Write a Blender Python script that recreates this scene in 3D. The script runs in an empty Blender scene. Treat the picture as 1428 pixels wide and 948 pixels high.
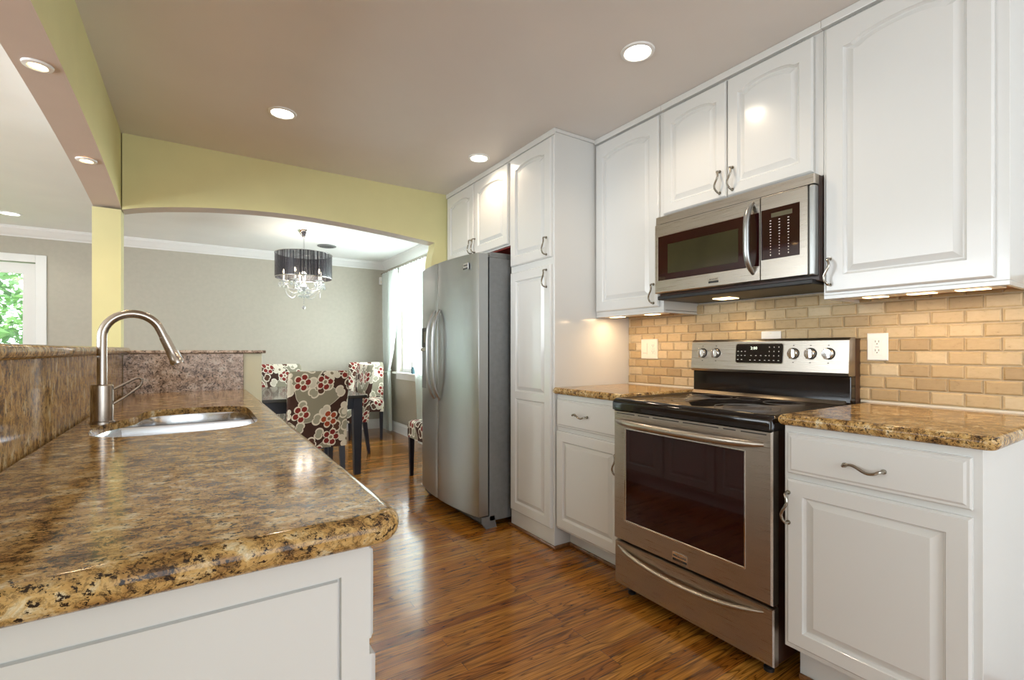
import bpy, bmesh, math, random
from mathutils import Vector, Matrix, geometry
random.seed(7)
PI = math.pi
sc = bpy.context.scene
COL = sc.collection

# ------------------------------------------------------------------ camera
TH = 0.579
cam_d = bpy.data.cameras.new('camera'); cam = bpy.data.objects.new('camera', cam_d); COL.objects.link(cam)
cam.location = (0, 0, 1.155); cam.rotation_euler = (PI/2, 0, -TH)
cam_d.sensor_width = 36; cam_d.lens = 672.36/1428*36; cam_d.shift_y = (487.83-474)/1428
cam_d.clip_start = 0.02
sc.camera = cam
# ------------------------------------------------------------------ world and light
sc.view_settings.view_transform = 'Standard'; sc.view_settings.look = 'None'
sc.view_settings.exposure = 0.36; sc.view_settings.gamma = 1.0; sc.view_settings.use_curve_mapping = False
w = bpy.data.worlds.new('world'); sc.world = w; w.use_nodes = True
bg = w.node_tree.nodes['Background']; bg.inputs[0].default_value = (0.80, 0.92, 1.0, 1); bg.inputs[1].default_value = 5.0
EM_LAMP = 9.0

def area(name, loc, rot, sx, sy, power, col):
    d = bpy.data.lights.new(name, 'AREA'); d.shape = 'RECTANGLE'; d.size = sx; d.size_y = sy
    d.energy = power; d.color = col
    o = bpy.data.objects.new(name, d); COL.objects.link(o); o.location = loc; o.rotation_euler = rot
    return o
# fill areas added at windowless back and left walls; daylight outside the dining window
area('fill_light_back', (0.9, -2.55, 1.45), (PI/2, 0, 0), 2.2, 1.7, 46, (0.80, 0.91, 1.0))
area('fill_light_living', (-4.35, 2.4, 1.4), (PI/2, 0, -PI/2), 3.2, 1.9, 150, (0.84, 0.93, 1.0))
area('fill_light_left', (-4.35, -1.0, 1.35), (PI/2, 0, -PI/2), 2.6, 1.9, 85, (0.84, 0.93, 1.0))  # added fill for the right-hand cabinet fronts
area('window_light_dining', (2.75, 5.6, 1.55), (PI/2, 0, PI/2), 2.2, 1.7, 90, (0.90, 1.0, 0.98))
sun_d = bpy.data.lights.new('sun', 'SUN'); sun_d.energy = 4.0; sun_d.angle = 0.02; sun_d.color = (1, .96, .88)
sun = bpy.data.objects.new('sun', sun_d); COL.objects.link(sun); sun.rotation_euler = (math.radians(38), 0, math.radians(-30))

# ------------------------------------------------------------------ materials
def newmat(name):
    m = bpy.data.materials.new(name); m.use_nodes = True
    nt = m.node_tree; return m, nt, nt.nodes['Principled BSDF']
def N(nt, t, **kw):
    n = nt.nodes.new(t)
    for k, v in kw.items():
        if k.startswith('i_'): n.inputs[k[2:].replace('_', ' ')].default_value = v
        else: setattr(n, k, v)
    return n
def ramp(nt, fac, stops, interp='LINEAR'):
    r = nt.nodes.new('ShaderNodeValToRGB'); r.color_ramp.interpolation = interp
    while len(r.color_ramp.elements) < len(stops): r.color_ramp.elements.new(0.5)
    for e, (p, c) in zip(r.color_ramp.elements, stops): e.position = p; e.color = (*c, 1) if len(c) == 3 else c
    nt.links.new(fac, r.inputs[0]); return r
def objco(nt, scale=(1, 1, 1), rot=(0, 0, 0)):
    g = nt.nodes.new('ShaderNodeNewGeometry')
    mp = nt.nodes.new('ShaderNodeMapping'); mp.inputs['Scale'].default_value = scale; mp.inputs['Rotation'].default_value = rot
    nt.links.new(g.outputs['Position'], mp.inputs['Vector']); return mp.outputs[0]
def localco(nt, scale=(1, 1, 1), rot=(0, 0, 0)):
    g = nt.nodes.new('ShaderNodeTexCoord')
    mp = nt.nodes.new('ShaderNodeMapping'); mp.inputs['Scale'].default_value = scale; mp.inputs['Rotation'].default_value = rot
    nt.links.new(g.outputs['Object'], mp.inputs['Vector']); return mp.outputs[0]
def bump(nt, bs, h, strength, dist=0.01):
    b = N(nt, 'ShaderNodeBump'); b.inputs['Strength'].default_value = strength; b.inputs['Distance'].default_value = dist
    nt.links.new(h, b.inputs['Height']); nt.links.new(b.outputs[0], bs.inputs['Normal'])
def plain(name, col, rough=0.5, metal=0.0, noise=0.03, coat=0.0, nscale=6.0, bmp=0.0):
    m, nt, bs = newmat(name)
    nz = N(nt, 'ShaderNodeTexNoise'); nz.inputs['Scale'].default_value = nscale; nz.inputs['Detail'].default_value = 4
    nt.links.new(objco(nt), nz.inputs['Vector'])
    a = tuple(max(0, c*(1-noise)) for c in col); b = tuple(min(1, c*(1+noise)) for c in col)
    r = ramp(nt, nz.outputs['Fac'], [(0.3, a), (0.7, b)]); nt.links.new(r.outputs[0], bs.inputs['Base Color'])
    bs.inputs['Roughness'].default_value = rough; bs.inputs['Metallic'].default_value = metal
    if coat: bs.inputs['Coat Weight'].default_value = coat; bs.inputs['Coat Roughness'].default_value = 0.08
    if bmp:
        n2 = N(nt, 'ShaderNodeTexNoise'); n2.inputs['Scale'].default_value = 180; nt.links.new(objco(nt), n2.inputs['Vector'])
        bump(nt, bs, n2.outputs['Fac'], bmp, 0.002)
    return m
def steel(name, col, axis, rough=0.3, dens=350.0):
    m, nt, bs = newmat(name)
    s = [6, 6, 6]
    for i in range(3):
        if i != axis: s[i] = dens
    nz = N(nt, 'ShaderNodeTexNoise'); nz.inputs['Scale'].default_value = 1.0; nz.inputs['Detail'].default_value = 3
    nt.links.new(objco(nt, tuple(s)), nz.inputs['Vector'])
    r = ramp(nt, nz.outputs['Fac'], [(0.3, tuple(c*0.96 for c in col)), (0.7, tuple(min(1, c*1.04) for c in col))])
    nt.links.new(r.outputs[0], bs.inputs['Base Color']); bs.inputs['Metallic'].default_value = 1.0
    rr = ramp(nt, nz.outputs['Fac'], [(0.3, (rough*.85,)*3), (0.7, (rough*1.2,)*3)]); nt.links.new(rr.outputs[0], bs.inputs['Roughness'])
    bump(nt, bs, nz.outputs['Fac'], 0.012, 0.0005)
    return m
def emit(name, col, s):
    m, nt, bs = newmat(name)
    bs.inputs['Base Color'].default_value = (*col, 1); bs.inputs['Emission Color'].default_value = (*col, 1); bs.inputs['Emission Strength'].default_value = s
    return m
M = {}
M['cab'] = plain('cabinet_paint', (0.70, 0.695, 0.67), 0.24, noise=0.012, coat=0.4, nscale=2)
M['yellow'] = plain('yellow_paint', (0.72, 0.67, 0.345), 0.55, noise=0.02, bmp=0.05)
M['taupe'] = plain('taupe_paint', (0.46, 0.425, 0.35), 0.6, noise=0.03, nscale=25, bmp=0.08)
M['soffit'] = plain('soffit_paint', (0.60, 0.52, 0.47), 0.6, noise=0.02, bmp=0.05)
M['ceil'] = plain('beige_ceiling', (0.74, 0.70, 0.66), 0.5, noise=0.02, nscale=3)  # kitchen ceiling, darker and warmer than the white of the other rooms
M['ceil2'] = plain('white_ceiling_paint', (0.86, 0.87, 0.85), 0.6, noise=0.02, nscale=3)
M['white'] = plain('white_trim_paint', (0.82, 0.82, 0.80), 0.35, noise=0.01)
M['cream'] = plain('cream_paint', (0.76, 0.73, 0.52), 0.5)
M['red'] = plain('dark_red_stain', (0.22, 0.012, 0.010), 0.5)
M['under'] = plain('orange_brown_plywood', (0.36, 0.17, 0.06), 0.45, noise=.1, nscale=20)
M['steel_h'] = steel('brushed_steel_crosswise', (0.46, 0.415, 0.36), 1, 0.30, 900)
M['steel_v'] = steel('brushed_steel_upright', (0.42, 0.43, 0.425), 2, 0.33, 900)
M['fridge_side'] = plain('grey_fridge_side', (0.22, 0.225, 0.225), 0.42, metal=0.5, noise=0.06, nscale=40)
M['nickel'] = plain('brushed_nickel', (0.46, 0.40, 0.345), 0.24, metal=1.0, noise=0.05, nscale=60)
M['pull'] = plain('aged_nickel', (0.36, 0.33, 0.28), 0.27, metal=1.0, noise=0.05, nscale=60)
M['chrome'] = plain('chrome', (0.8, 0.8, 0.8), 0.08, metal=1.0)
M['sink'] = steel('sink_steel', (0.66, 0.67, 0.69), 0, 0.20)
M['black'] = plain('gloss_black_enamel', (0.010, 0.006, 0.005), 0.08, noise=0.3)
M['blackmat'] = plain('matte_black', (0.012, 0.011, 0.011), 0.45, noise=0.2)
M['glass_dark'] = plain('dark_oven_glass', (0.020, 0.003, 0.003), 0.04, noise=0.2)
M['brownside'] = plain('dark_brown_enamel', (0.045, 0.014, 0.006), 0.30, noise=0.5, nscale=14)
M['darkwood'] = plain('black_painted_wood', (0.010, 0.011, 0.020), 0.42, noise=0.3)
M['tabletop'] = plain('dark_table_top', (0.030, 0.027, 0.022), 0.22, noise=0.3, coat=0.4)
M['plate'] = plain('ivory_plastic', (0.83, 0.76, 0.64), 0.35, noise=0.01)
M['whiteplastic'] = plain('white_plastic', (0.86, 0.84, 0.80), 0.35, noise=0.01)
M['slot'] = plain('dark_slot', (0.05, 0.045, 0.04), 0.5)
M['lens'] = emit('lamp_lens', (1.0, 0.93, 0.80), EM_LAMP)
M['lens_warm'] = emit('warm_lamp_lens', (1.0, 0.66, 0.30), 14.0)
M['lens_uc'] = emit('under_cabinet_lens', (1.0, 0.72, 0.38), 4.0)
M['lens_cool'] = emit('daylight_lamp_lens', (1.0, 1.0, 0.98), 4.0)
M['bulb'] = emit('candle_bulb', (1.0, 0.85, 0.65), 8.0)
M['legend'] = emit('lit_legend', (0.6, 0.57, 0.52), 0.12)
M['lcd'] = plain('lcd_window', (0.09, 0.075, 0.035), 0.3)
M['clock'] = emit('clock_digits', (0.85, 0.95, 0.75), 0.9)
M['ground'] = plain('lawn', (0.10, 0.22, 0.05), 0.9, noise=0.4, nscale=2)
M['bark'] = plain('bark', (0.12, 0.08, 0.05), 0.9, noise=0.4, nscale=20)
M['shoe'] = plain('wood_shoe_moulding', (0.20, 0.085, 0.03), 0.25, noise=0.35, nscale=30, coat=0.4)
M['grout'] = plain('grout', (0.62, 0.50, 0.33), 0.8, noise=0.08, nscale=60)
M['caulk'] = plain('white_caulk', (0.80, 0.74, 0.62), 0.5)
M['crystal'] = plain('cut_crystal', (0.85, 0.87, 0.88), 0.05, metal=0.6)
M['burner'] = plain('burner_ring_print', (0.33, 0.30, 0.28), 0.2)
M['bluelabel'] = plain('pale_blue_glaze', (0.10, 0.20, 0.24), 0.3)

def leafmat(name, a, b):
    m, nt, bs = newmat(name)
    g = N(nt, 'ShaderNodeNewGeometry')
    r = ramp(nt, g.outputs['Random Per Island'], [(0, a), (1, b)]); nt.links.new(r.outputs[0], bs.inputs['Base Color'])
    bs.inputs['Roughness'].default_value = 0.6
    return m
M['leaf'] = leafmat('tree_leaf', (0.05, 0.16, 0.03), (0.22, 0.42, 0.12))

def granite(name, scale, golds, rotz=0.0):
    m, nt, bs = newmat(name)
    co0 = objco(nt, (1, 1, 1), (0, 0, rotz))
    mpp = N(nt, 'ShaderNodeMapping'); mpp.inputs['Scale'].default_value = scale; nt.links.new(co0, mpp.inputs['Vector']); co = mpp.outputs[0]
    wn = N(nt, 'ShaderNodeTexNoise'); wn.inputs['Scale'].default_value = 1.3; wn.inputs['Detail'].default_value = 3; nt.links.new(co, wn.inputs['Vector'])
    va = N(nt, 'ShaderNodeVectorMath', operation='MULTIPLY_ADD'); nt.links.new(wn.outputs['Color'], va.inputs[0]); va.inputs[1].default_value = (0.9, 0.9, 0.9); nt.links.new(co, va.inputs[2])
    n1 = N(nt, 'ShaderNodeTexNoise'); n1.inputs['Scale'].default_value = 1.0; n1.inputs['Detail'].default_value = 6; n1.inputs['Roughness'].default_value = 0.65
    nt.links.new(va.outputs[0], n1.inputs['Vector'])
    base = ramp(nt, n1.outputs['Fac'], golds)
    # dark streaky flecks
    n2 = N(nt, 'ShaderNodeTexNoise'); n2.inputs['Scale'].default_value = 3.0; n2.inputs['Detail'].default_value = 7; n2.inputs['Roughness'].default_value = 0.72
    nt.links.new(va.outputs[0], n2.inputs['Vector'])
    sub = N(nt, 'ShaderNodeMath', operation='SUBTRACT'); nt.links.new(n2.outputs['Fac'], sub.inputs[0]); sub.inputs[1].default_value = 0.5
    ab = N(nt, 'ShaderNodeMath', operation='ABSOLUTE'); nt.links.new(sub.outputs[0], ab.inputs[0])
    veins = ramp(nt, ab.outputs[0], [(0.0, (1, 1, 1)), (0.016, (0.95, 0.95, 0.95)), (0.040, (0, 0, 0))])
    gate = ramp(nt, n1.outputs['Fac'], [(0.38, (1, 1, 1)), (0.60, (0.25, 0.25, 0.25))])
    n3 = N(nt, 'ShaderNodeTexNoise'); n3.inputs['Scale'].default_value = 4.2; n3.inputs['Detail'].default_value = 5; n3.inputs['Roughness'].default_value = 0.7
    nt.links.new(co, n3.inputs['Vector'])
    fl = ramp(nt, n3.outputs['Fac'], [(0.405, (1, 1, 1)), (0.44, (0, 0, 0))])
    mx0 = N(nt, 'ShaderNodeMix', data_type='RGBA', blend_type='MULTIPLY'); mx0.inputs['Factor'].default_value = 1
    nt.links.new(veins.outputs[0], mx0.inputs['A']); nt.links.new(gate.outputs[0], mx0.inputs['B'])
    mx1 = N(nt, 'ShaderNodeMix', data_type='RGBA', blend_type='ADD'); mx1.inputs['Factor'].default_value = 1; mx1.clamp_result = True
    nt.links.new(mx0.outputs['Result'], mx1.inputs['A']); nt.links.new(fl.outputs[0], mx1.inputs['B'])
    c1 = N(nt, 'ShaderNodeMix', data_type='RGBA'); nt.links.new(mx1.outputs['Result'], c1.inputs['Factor'])
    nt.links.new(base.outputs[0], c1.inputs['A']); c1.inputs['B'].default_value = (0.035, 0.022, 0.014, 1)
    nt.links.new(c1.outputs['Result'], bs.inputs['Base Color'])
    bs.inputs['Roughness'].default_value = 0.11; bs.inputs['Specular IOR Level'].default_value = 0.22
    return m
GOLD = [(0.32, (0.12, 0.060, 0.024)), (0.41, (0.34, 0.185, 0.062)), (0.49, (0.52, 0.31, 0.105)), (0.57, (0.60, 0.39, 0.155)), (0.66, (0.72, 0.60, 0.38))]
M['granite'] = granite('gold_granite', (25, 33, 30), GOLD, 0.30)
M['granite_up'] = granite('gold_granite_upright', (34, 34, 18), GOLD)
M['granite_pink'] = granite('pinkish_granite', (26, 30, 26), [(0.30, (0.12, 0.085, 0.07)), (0.40, (0.42, 0.29, 0.21)), (0.52, (0.62, 0.46, 0.35)), (0.68, (0.72, 0.62, 0.53))])

def floormat():
    m, nt, bs = newmat('oak_strip_floor')
    co = objco(nt)
    br = N(nt, 'ShaderNodeTexBrick'); br.offset = 0.37; br.offset_frequency = 3; br.squash = 1
    br.inputs['Color1'].default_value = (0, 0, 0, 1); br.inputs['Color2'].default_value = (1, 1, 1, 1); br.inputs['Mortar'].default_value = (0.5, 0.5, 0.5, 1)
    br.inputs['Scale'].default_value = 1.0; br.inputs['Mortar Size'].default_value = 0.0007; br.inputs['Mortar Smooth'].default_value = 0.0
    br.inputs['Brick Width'].default_value = 1.3; br.inputs['Row Height'].default_value = 0.057; br.inputs['Bias'].default_value = 0
    nt.links.new(co, br.inputs['Vector'])
    # grain coordinates shifted per board
    sep = N(nt, 'ShaderNodeSeparateXYZ'); nt.links.new(co, sep.inputs[0])
    cmb = N(nt, 'ShaderNodeCombineXYZ')
    mu = N(nt, 'ShaderNodeMath', operation='MULTIPLY'); nt.links.new(br.outputs['Color'], mu.inputs[0]); mu.inputs[1].default_value = 7.0
    ad = N(nt, 'ShaderNodeMath', operation='ADD'); nt.links.new(sep.outputs['X'], ad.inputs[0]); nt.links.new(mu.outputs[0], ad.inputs[1])
    nt.links.new(ad.outputs[0], cmb.inputs[0]); nt.links.new(sep.outputs['Y'], cmb.inputs[1]); nt.links.new(mu.outputs[0], cmb.inputs[2])
    mp = N(nt, 'ShaderNodeMapping'); mp.inputs['Scale'].default_value = (1.3, 17, 1); nt.links.new(cmb.outputs[0], mp.inputs['Vector'])
    wv = N(nt, 'ShaderNodeTexNoise'); wv.inputs['Scale'].default_value = 1.0; wv.inputs['Detail'].default_value = 2.0; wv.inputs['Distortion'].default_value = 0.6
    nt.links.new(mp.outputs[0], wv.inputs['Vector'])
    mul = N(nt, 'ShaderNodeMath', operation='MULTIPLY'); nt.links.new(wv.outputs['Fac'], mul.inputs[0]); mul.inputs[1].default_value = 11.0
    fr = N(nt, 'ShaderNodeMath', operation='FRACT'); nt.links.new(mul.outputs[0], fr.inputs[0])
    rings = ramp(nt, fr.outputs[0], [(0.0, (0.22, 0.19, 0.17)), (0.12, (0.6, 0.58, 0.55)), (0.4, (1, 1, 1)), (0.9, (0.85, 0.85, 0.85)), (1.0, (0.3, 0.28, 0.25))])
    mp2 = N(nt, 'ShaderNodeMapping'); mp2.inputs['Scale'].default_value = (6, 260, 1); nt.links.new(cmb.outputs[0], mp2.inputs['Vector'])
    n2 = N(nt, 'ShaderNodeTexNoise'); n2.inputs['Scale'].default_value = 1.0; n2.inputs['Detail'].default_value = 4; nt.links.new(mp2.outputs[0], n2.inputs['Vector'])
    fine = ramp(nt, n2.outputs['Fac'], [(0.38, (0.50, 0.48, 0.46)), (0.60, (1, 1, 1))])
    board = ramp(nt, br.outputs['Color'], [(0.0, (0.36, 0.115, 0.014)), (0.35, (0.47, 0.175, 0.022)), (0.7, (0.56, 0.225, 0.030)), (1.0, (0.66, 0.30, 0.050))])
    a = N(nt, 'ShaderNodeMix', data_type='RGBA', blend_type='MULTIPLY'); a.inputs['Factor'].default_value = 0.95
    nt.links.new(board.outputs[0], a.inputs['A']); nt.links.new(rings.outputs[0], a.inputs['B'])
    b = N(nt, 'ShaderNodeMix', data_type='RGBA', blend_type='MULTIPLY'); b.inputs['Factor'].default_value = 0.9
    nt.links.new(a.outputs['Result'], b.inputs['A']); nt.links.new(fine.outputs[0], b.inputs['B'])
    c = N(nt, 'ShaderNodeMix', data_type='RGBA'); nt.links.new(br.outputs['Fac'], c.inputs['Factor'])
    nt.links.new(b.outputs['Result'], c.inputs['A']); c.inputs['B'].default_value = (0.03, 0.012, 0.005, 1)
    nt.links.new(c.outputs['Result'], bs.inputs['Base Color'])
    bs.inputs['Roughness'].default_value = 0.22; bs.inputs['Specular IOR Level'].default_value = 0.4; bs.inputs['Coat Weight'].default_value = 0.5; bs.inputs['Coat Roughness'].default_value = 0.09
    bump(nt, bs, n2.outputs['Fac'], 0.06, 0.001)
    return m
M['floor'] = floormat()

def tilemat():
    m, nt, bs = newmat('travertine_tile')
    g = N(nt, 'ShaderNodeNewGeometry')
    r = ramp(nt, g.outputs['Random Per Island'], [(0, (0.42, 0.29, 0.145)), (0.35, (0.52, 0.37, 0.19)), (0.7, (0.58, 0.43, 0.24)), (1, (0.66, 0.53, 0.34))])
    nz = N(nt, 'ShaderNodeTexNoise'); nz.inputs['Scale'].default_value = 38; nz.inputs['Detail'].default_value = 6; nz.inputs['Roughness'].default_value = .65
    nt.links.new(objco(nt, (1, 1, 2)), nz.inputs['Vector'])
    r2 = ramp(nt, nz.outputs['Fac'], [(0.28, (0.55, 0.5, 0.42)), (0.40, (0.9, 0.88, 0.84)), (0.7, (1, 1, 1))])
    a = N(nt, 'ShaderNodeMix', data_type='RGBA', blend_type='MULTIPLY'); a.inputs['Factor'].default_value = 0.8
    nt.links.new(r.outputs[0], a.inputs['A']); nt.links.new(r2.outputs[0], a.inputs['B'])
    nt.links.new(a.outputs['Result'], bs.inputs['Base Color']); bs.inputs['Roughness'].default_value = 0.5
    bump(nt, bs, nz.outputs['Fac'], 0.25, 0.003)
    return m
M['tile'] = tilemat()

def fabricmat():
    m, nt, bs = newmat('floral_fabric')
    tc = N(nt, 'ShaderNodeTexCoord'); sp = N(nt, 'ShaderNodeSeparateXYZ'); nt.links.new(tc.outputs['Object'], sp.inputs[0])
    def math_(op, a, b=None, c=None):
        n = N(nt, 'ShaderNodeMath', operation=op)
        for i, x in enumerate((a, b, c)):
            if x is None: continue
            if isinstance(x, (int, float)): n.inputs[i].default_value = x
            else: nt.links.new(x, n.inputs[i])
        return n.outputs[0]
    oi = N(nt, 'ShaderNodeObjectInfo')
    U = math_('ADD', math_('ADD', sp.outputs['X'], math_('MULTIPLY', sp.outputs['Y'], 0.9)), math_('MULTIPLY', oi.outputs['Random'], 0.0))
    V = math_('ADD', sp.outputs['Z'], math_('MULTIPLY', sp.outputs['Y'], 0.55))
    cream = (0.74, 0.68, 0.56, 1)
    def layer(scale, ox, oy, R, petals, rnd):
        cb = N(nt, 'ShaderNodeCombineXYZ')
        nt.links.new(math_('ADD', math_('MULTIPLY', U, scale), ox), cb.inputs[0]); nt.links.new(math_('ADD', math_('MULTIPLY', V, scale), oy), cb.inputs[1])
        vo = N(nt, 'ShaderNodeTexVoronoi'); vo.voronoi_dimensions = '2D'; vo.inputs['Scale'].default_value = 1.0; vo.inputs['Randomness'].default_value = rnd
        nt.links.new(cb.outputs[0], vo.inputs['Vector'])
        d = N(nt, 'ShaderNodeVectorMath', operation='SUBTRACT'); nt.links.new(cb.outputs[0], d.inputs[0]); nt.links.new(vo.outputs['Position'], d.inputs[1])
        s2 = N(nt, 'ShaderNodeSeparateXYZ'); nt.links.new(d.outputs[0], s2.inputs[0])
        th = math_('ARCTAN2', s2.outputs[1], s2.outputs[0]); r = vo.outputs['Distance']
        cs = N(nt, 'ShaderNodeSeparateColor'); nt.links.new(vo.outputs['Color'], cs.inputs[0])
        ph = math_('MULTIPLY', cs.outputs[1], 6.28)
        pet = math_('ABSOLUTE', math_('COSINE', math_('MULTIPLY_ADD', th, petals/2, ph)))
        pr = math_('MULTIPLY', math_('MULTIPLY_ADD', math_('POWER', pet, 0.55), 0.55, 0.45), R)
        q = math_('DIVIDE', r, pr)
        return q, r, cs, pet
    def mixc(fac, A, B):
        n = N(nt, 'ShaderNodeMix', data_type='RGBA'); nt.links.new(fac, n.inputs['Factor'])
        for s, x in (('A', A), ('B', B)):
            if isinstance(x, tuple): n.inputs[s].default_value = x
            else: nt.links.new(x, n.inputs[s])
        return n.outputs['Result']
    # ground of brown and grey-green fields
    cb = N(nt, 'ShaderNodeCombineXYZ'); nt.links.new(U, cb.inputs[0]); nt.links.new(V, cb.inputs[1])
    nz = N(nt, 'ShaderNodeTexNoise'); nz.inputs['Scale'].default_value = 4.2; nz.inputs['Detail'].default_value = 0.5; nt.links.new(cb.outputs[0], nz.inputs['Vector'])
    bgc = ramp(nt, nz.outputs['Fac'], [(0.0, (0.05, 0.018, 0.010)), (0.485, (0.085, 0.035, 0.016)), (0.487, (0.6, 0.55, 0.45)), (0.497, (0.27, 0.25, 0.18)), (1.0, (0.33, 0.30, 0.22))], 'CONSTANT')
    col = bgc.outputs[0]
    # leaves: two-petalled outlines
    q, r, cs, pet = layer(9.0, 3.3, 1.7, 0.42, 2, 1.0)
    col = mixc(math_('LESS_THAN', q, 1.0), col, cream)
    leafc = ramp(nt, cs.outputs[2], [(0, (0.09, 0.035, 0.018)), (0.4, (0.36, 0.34, 0.25)), (0.75, (0.62, 0.57, 0.46))], 'CONSTANT')
    col = mixc(math_('LESS_THAN', q, 0.74), col, leafc.outputs[0])
    # blossoms
    q, r, cs, pet = layer(5.6, 0.35, 0.62, 0.40, 5, 0.75)
    col = mixc(math_('LESS_THAN', q, 1.0), col, cream)
    fc = ramp(nt, cs.outputs[0], [(0, (0.22, 0.018, 0.012)), (0.42, (0.72, 0.66, 0.54)), (0.62, (0.34, 0.055, 0.018)), (0.78, (0.20, 0.015, 0.012))], 'CONSTANT')
    inn = math_('MULTIPLY', math_('LESS_THAN', q, 0.84), math_('GREATER_THAN', pet, 0.32))
    col = mixc(inn, col, fc.outputs[0])
    col = mixc(math_('LESS_THAN', r, 0.13), col, cream)
    col = mixc(math_('LESS_THAN', r, 0.07), col, (0.25, 0.20, 0.13, 1))
    nt.links.new(col, bs.inputs['Base Color']); bs.inputs['Roughness'].default_value = 0.85
    wv = N(nt, 'ShaderNodeTexNoise'); wv.inputs['Scale'].default_value = 400; nt.links.new(tc.outputs['Object'], wv.inputs['Vector'])
    bump(nt, bs, wv.outputs['Fac'], 0.2, 0.001)
    return m
M['floral'] = fabricmat()

def sheer(name, col, tr, folds=None):
    m = bpy.data.materials.new(name); m.use_nodes = True; nt = m.node_tree
    for n in list(nt.nodes): nt.nodes.remove(n)
    out = N(nt, 'ShaderNodeOutputMaterial'); d = N(nt, 'ShaderNodeBsdfDiffuse'); t = N(nt, 'ShaderNodeBsdfTranslucent'); p = N(nt, 'ShaderNodeBsdfTransparent')
    nz = N(nt, 'ShaderNodeTexNoise'); nz.inputs['Scale'].default_value = 200; nt.links.new(objco(nt, (1, 1, .02)), nz.inputs['Vector'])
    r = ramp(nt, nz.outputs['Fac'], [(0.3, tuple(c*.92 for c in col)), (0.7, col)])
    nt.links.new(r.outputs[0], d.inputs[0]); nt.links.new(r.outputs[0], t.inputs[0]); p.inputs[0].default_value = (1, 1, 1, 1)
    a = N(nt, 'ShaderNodeMixShader'); a.inputs[0].default_value = 0.5; nt.links.new(d.outputs[0], a.inputs[1]); nt.links.new(t.outputs[0], a.inputs[2])
    b = N(nt, 'ShaderNodeMixShader'); b.inputs[0].default_value = tr; nt.links.new(a.outputs[0], b.inputs[1]); nt.links.new(p.outputs[0], b.inputs[2])
    nt.links.new(b.outputs[0], out.inputs[0]); return m
M['sheer'] = sheer('sheer_curtain', (0.88, 0.93, 0.90), 0.22)
def shademat():
    m = bpy.data.materials.new('black_string_shade'); m.use_nodes = True; nt = m.node_tree
    for n in list(nt.nodes): nt.nodes.remove(n)
    out = N(nt, 'ShaderNodeOutputMaterial'); bs = N(nt, 'ShaderNodeBsdfPrincipled'); p = N(nt, 'ShaderNodeBsdfTransparent')
    tc = N(nt, 'ShaderNodeTexCoord'); sp = N(nt, 'ShaderNodeSeparateXYZ'); nt.links.new(tc.outputs['Object'], sp.inputs[0])
    at = N(nt, 'ShaderNodeMath', operation='ARCTAN2'); nt.links.new(sp.outputs[1], at.inputs[0]); nt.links.new(sp.outputs[0], at.inputs[1])
    cb = N(nt, 'ShaderNodeCombineXYZ'); nt.links.new(at.outputs[0], cb.inputs[0])
    nz = N(nt, 'ShaderNodeTexNoise'); nz.inputs['Scale'].default_value = 17; nz.inputs['Detail'].default_value = 4; nz.inputs['Roughness'].default_value = .8; nt.links.new(cb.outputs[0], nz.inputs['Vector'])
    r = ramp(nt, nz.outputs['Fac'], [(0.47, (0, 0, 0)), (0.62, (0.65, 0.65, 0.65))])
    r2 = ramp(nt, nz.outputs['Fac'], [(0.35, (0.01, 0.009, 0.012)), (0.65, (0.05, 0.045, 0.06))])
    nt.links.new(r2.outputs[0], bs.inputs['Base Color']); bs.inputs['Roughness'].default_value = 0.25
    mx = N(nt, 'ShaderNodeMixShader'); nt.links.new(r.outputs[0], mx.inputs[0]); nt.links.new(bs.outputs[0], mx.inputs[1]); nt.links.new(p.outputs[0], mx.inputs[2])
    nt.links.new(mx.outputs[0], out.inputs[0]); return m
M['shade'] = shademat()
def glassmat():
    m = bpy.data.materials.new('window_glass'); m.use_nodes = True; nt = m.node_tree
    for n in list(nt.nodes): nt.nodes.remove(n)
    out = N(nt, 'ShaderNodeOutputMaterial'); g = N(nt, 'ShaderNodeBsdfGlossy'); g.inputs['Roughness'].default_value = 0.02; p = N(nt, 'ShaderNodeBsdfTransparent')
    mx = N(nt, 'ShaderNodeMixShader'); mx.inputs[0].default_value = 0.05
    pass; nt.links.new(p.outputs[0], mx.inputs[1]); nt.links.new(g.outputs[0], mx.inputs[2])
    nt.links.new(mx.outputs[0], out.inputs[0]); return m
M['glass'] = glassmat()

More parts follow.
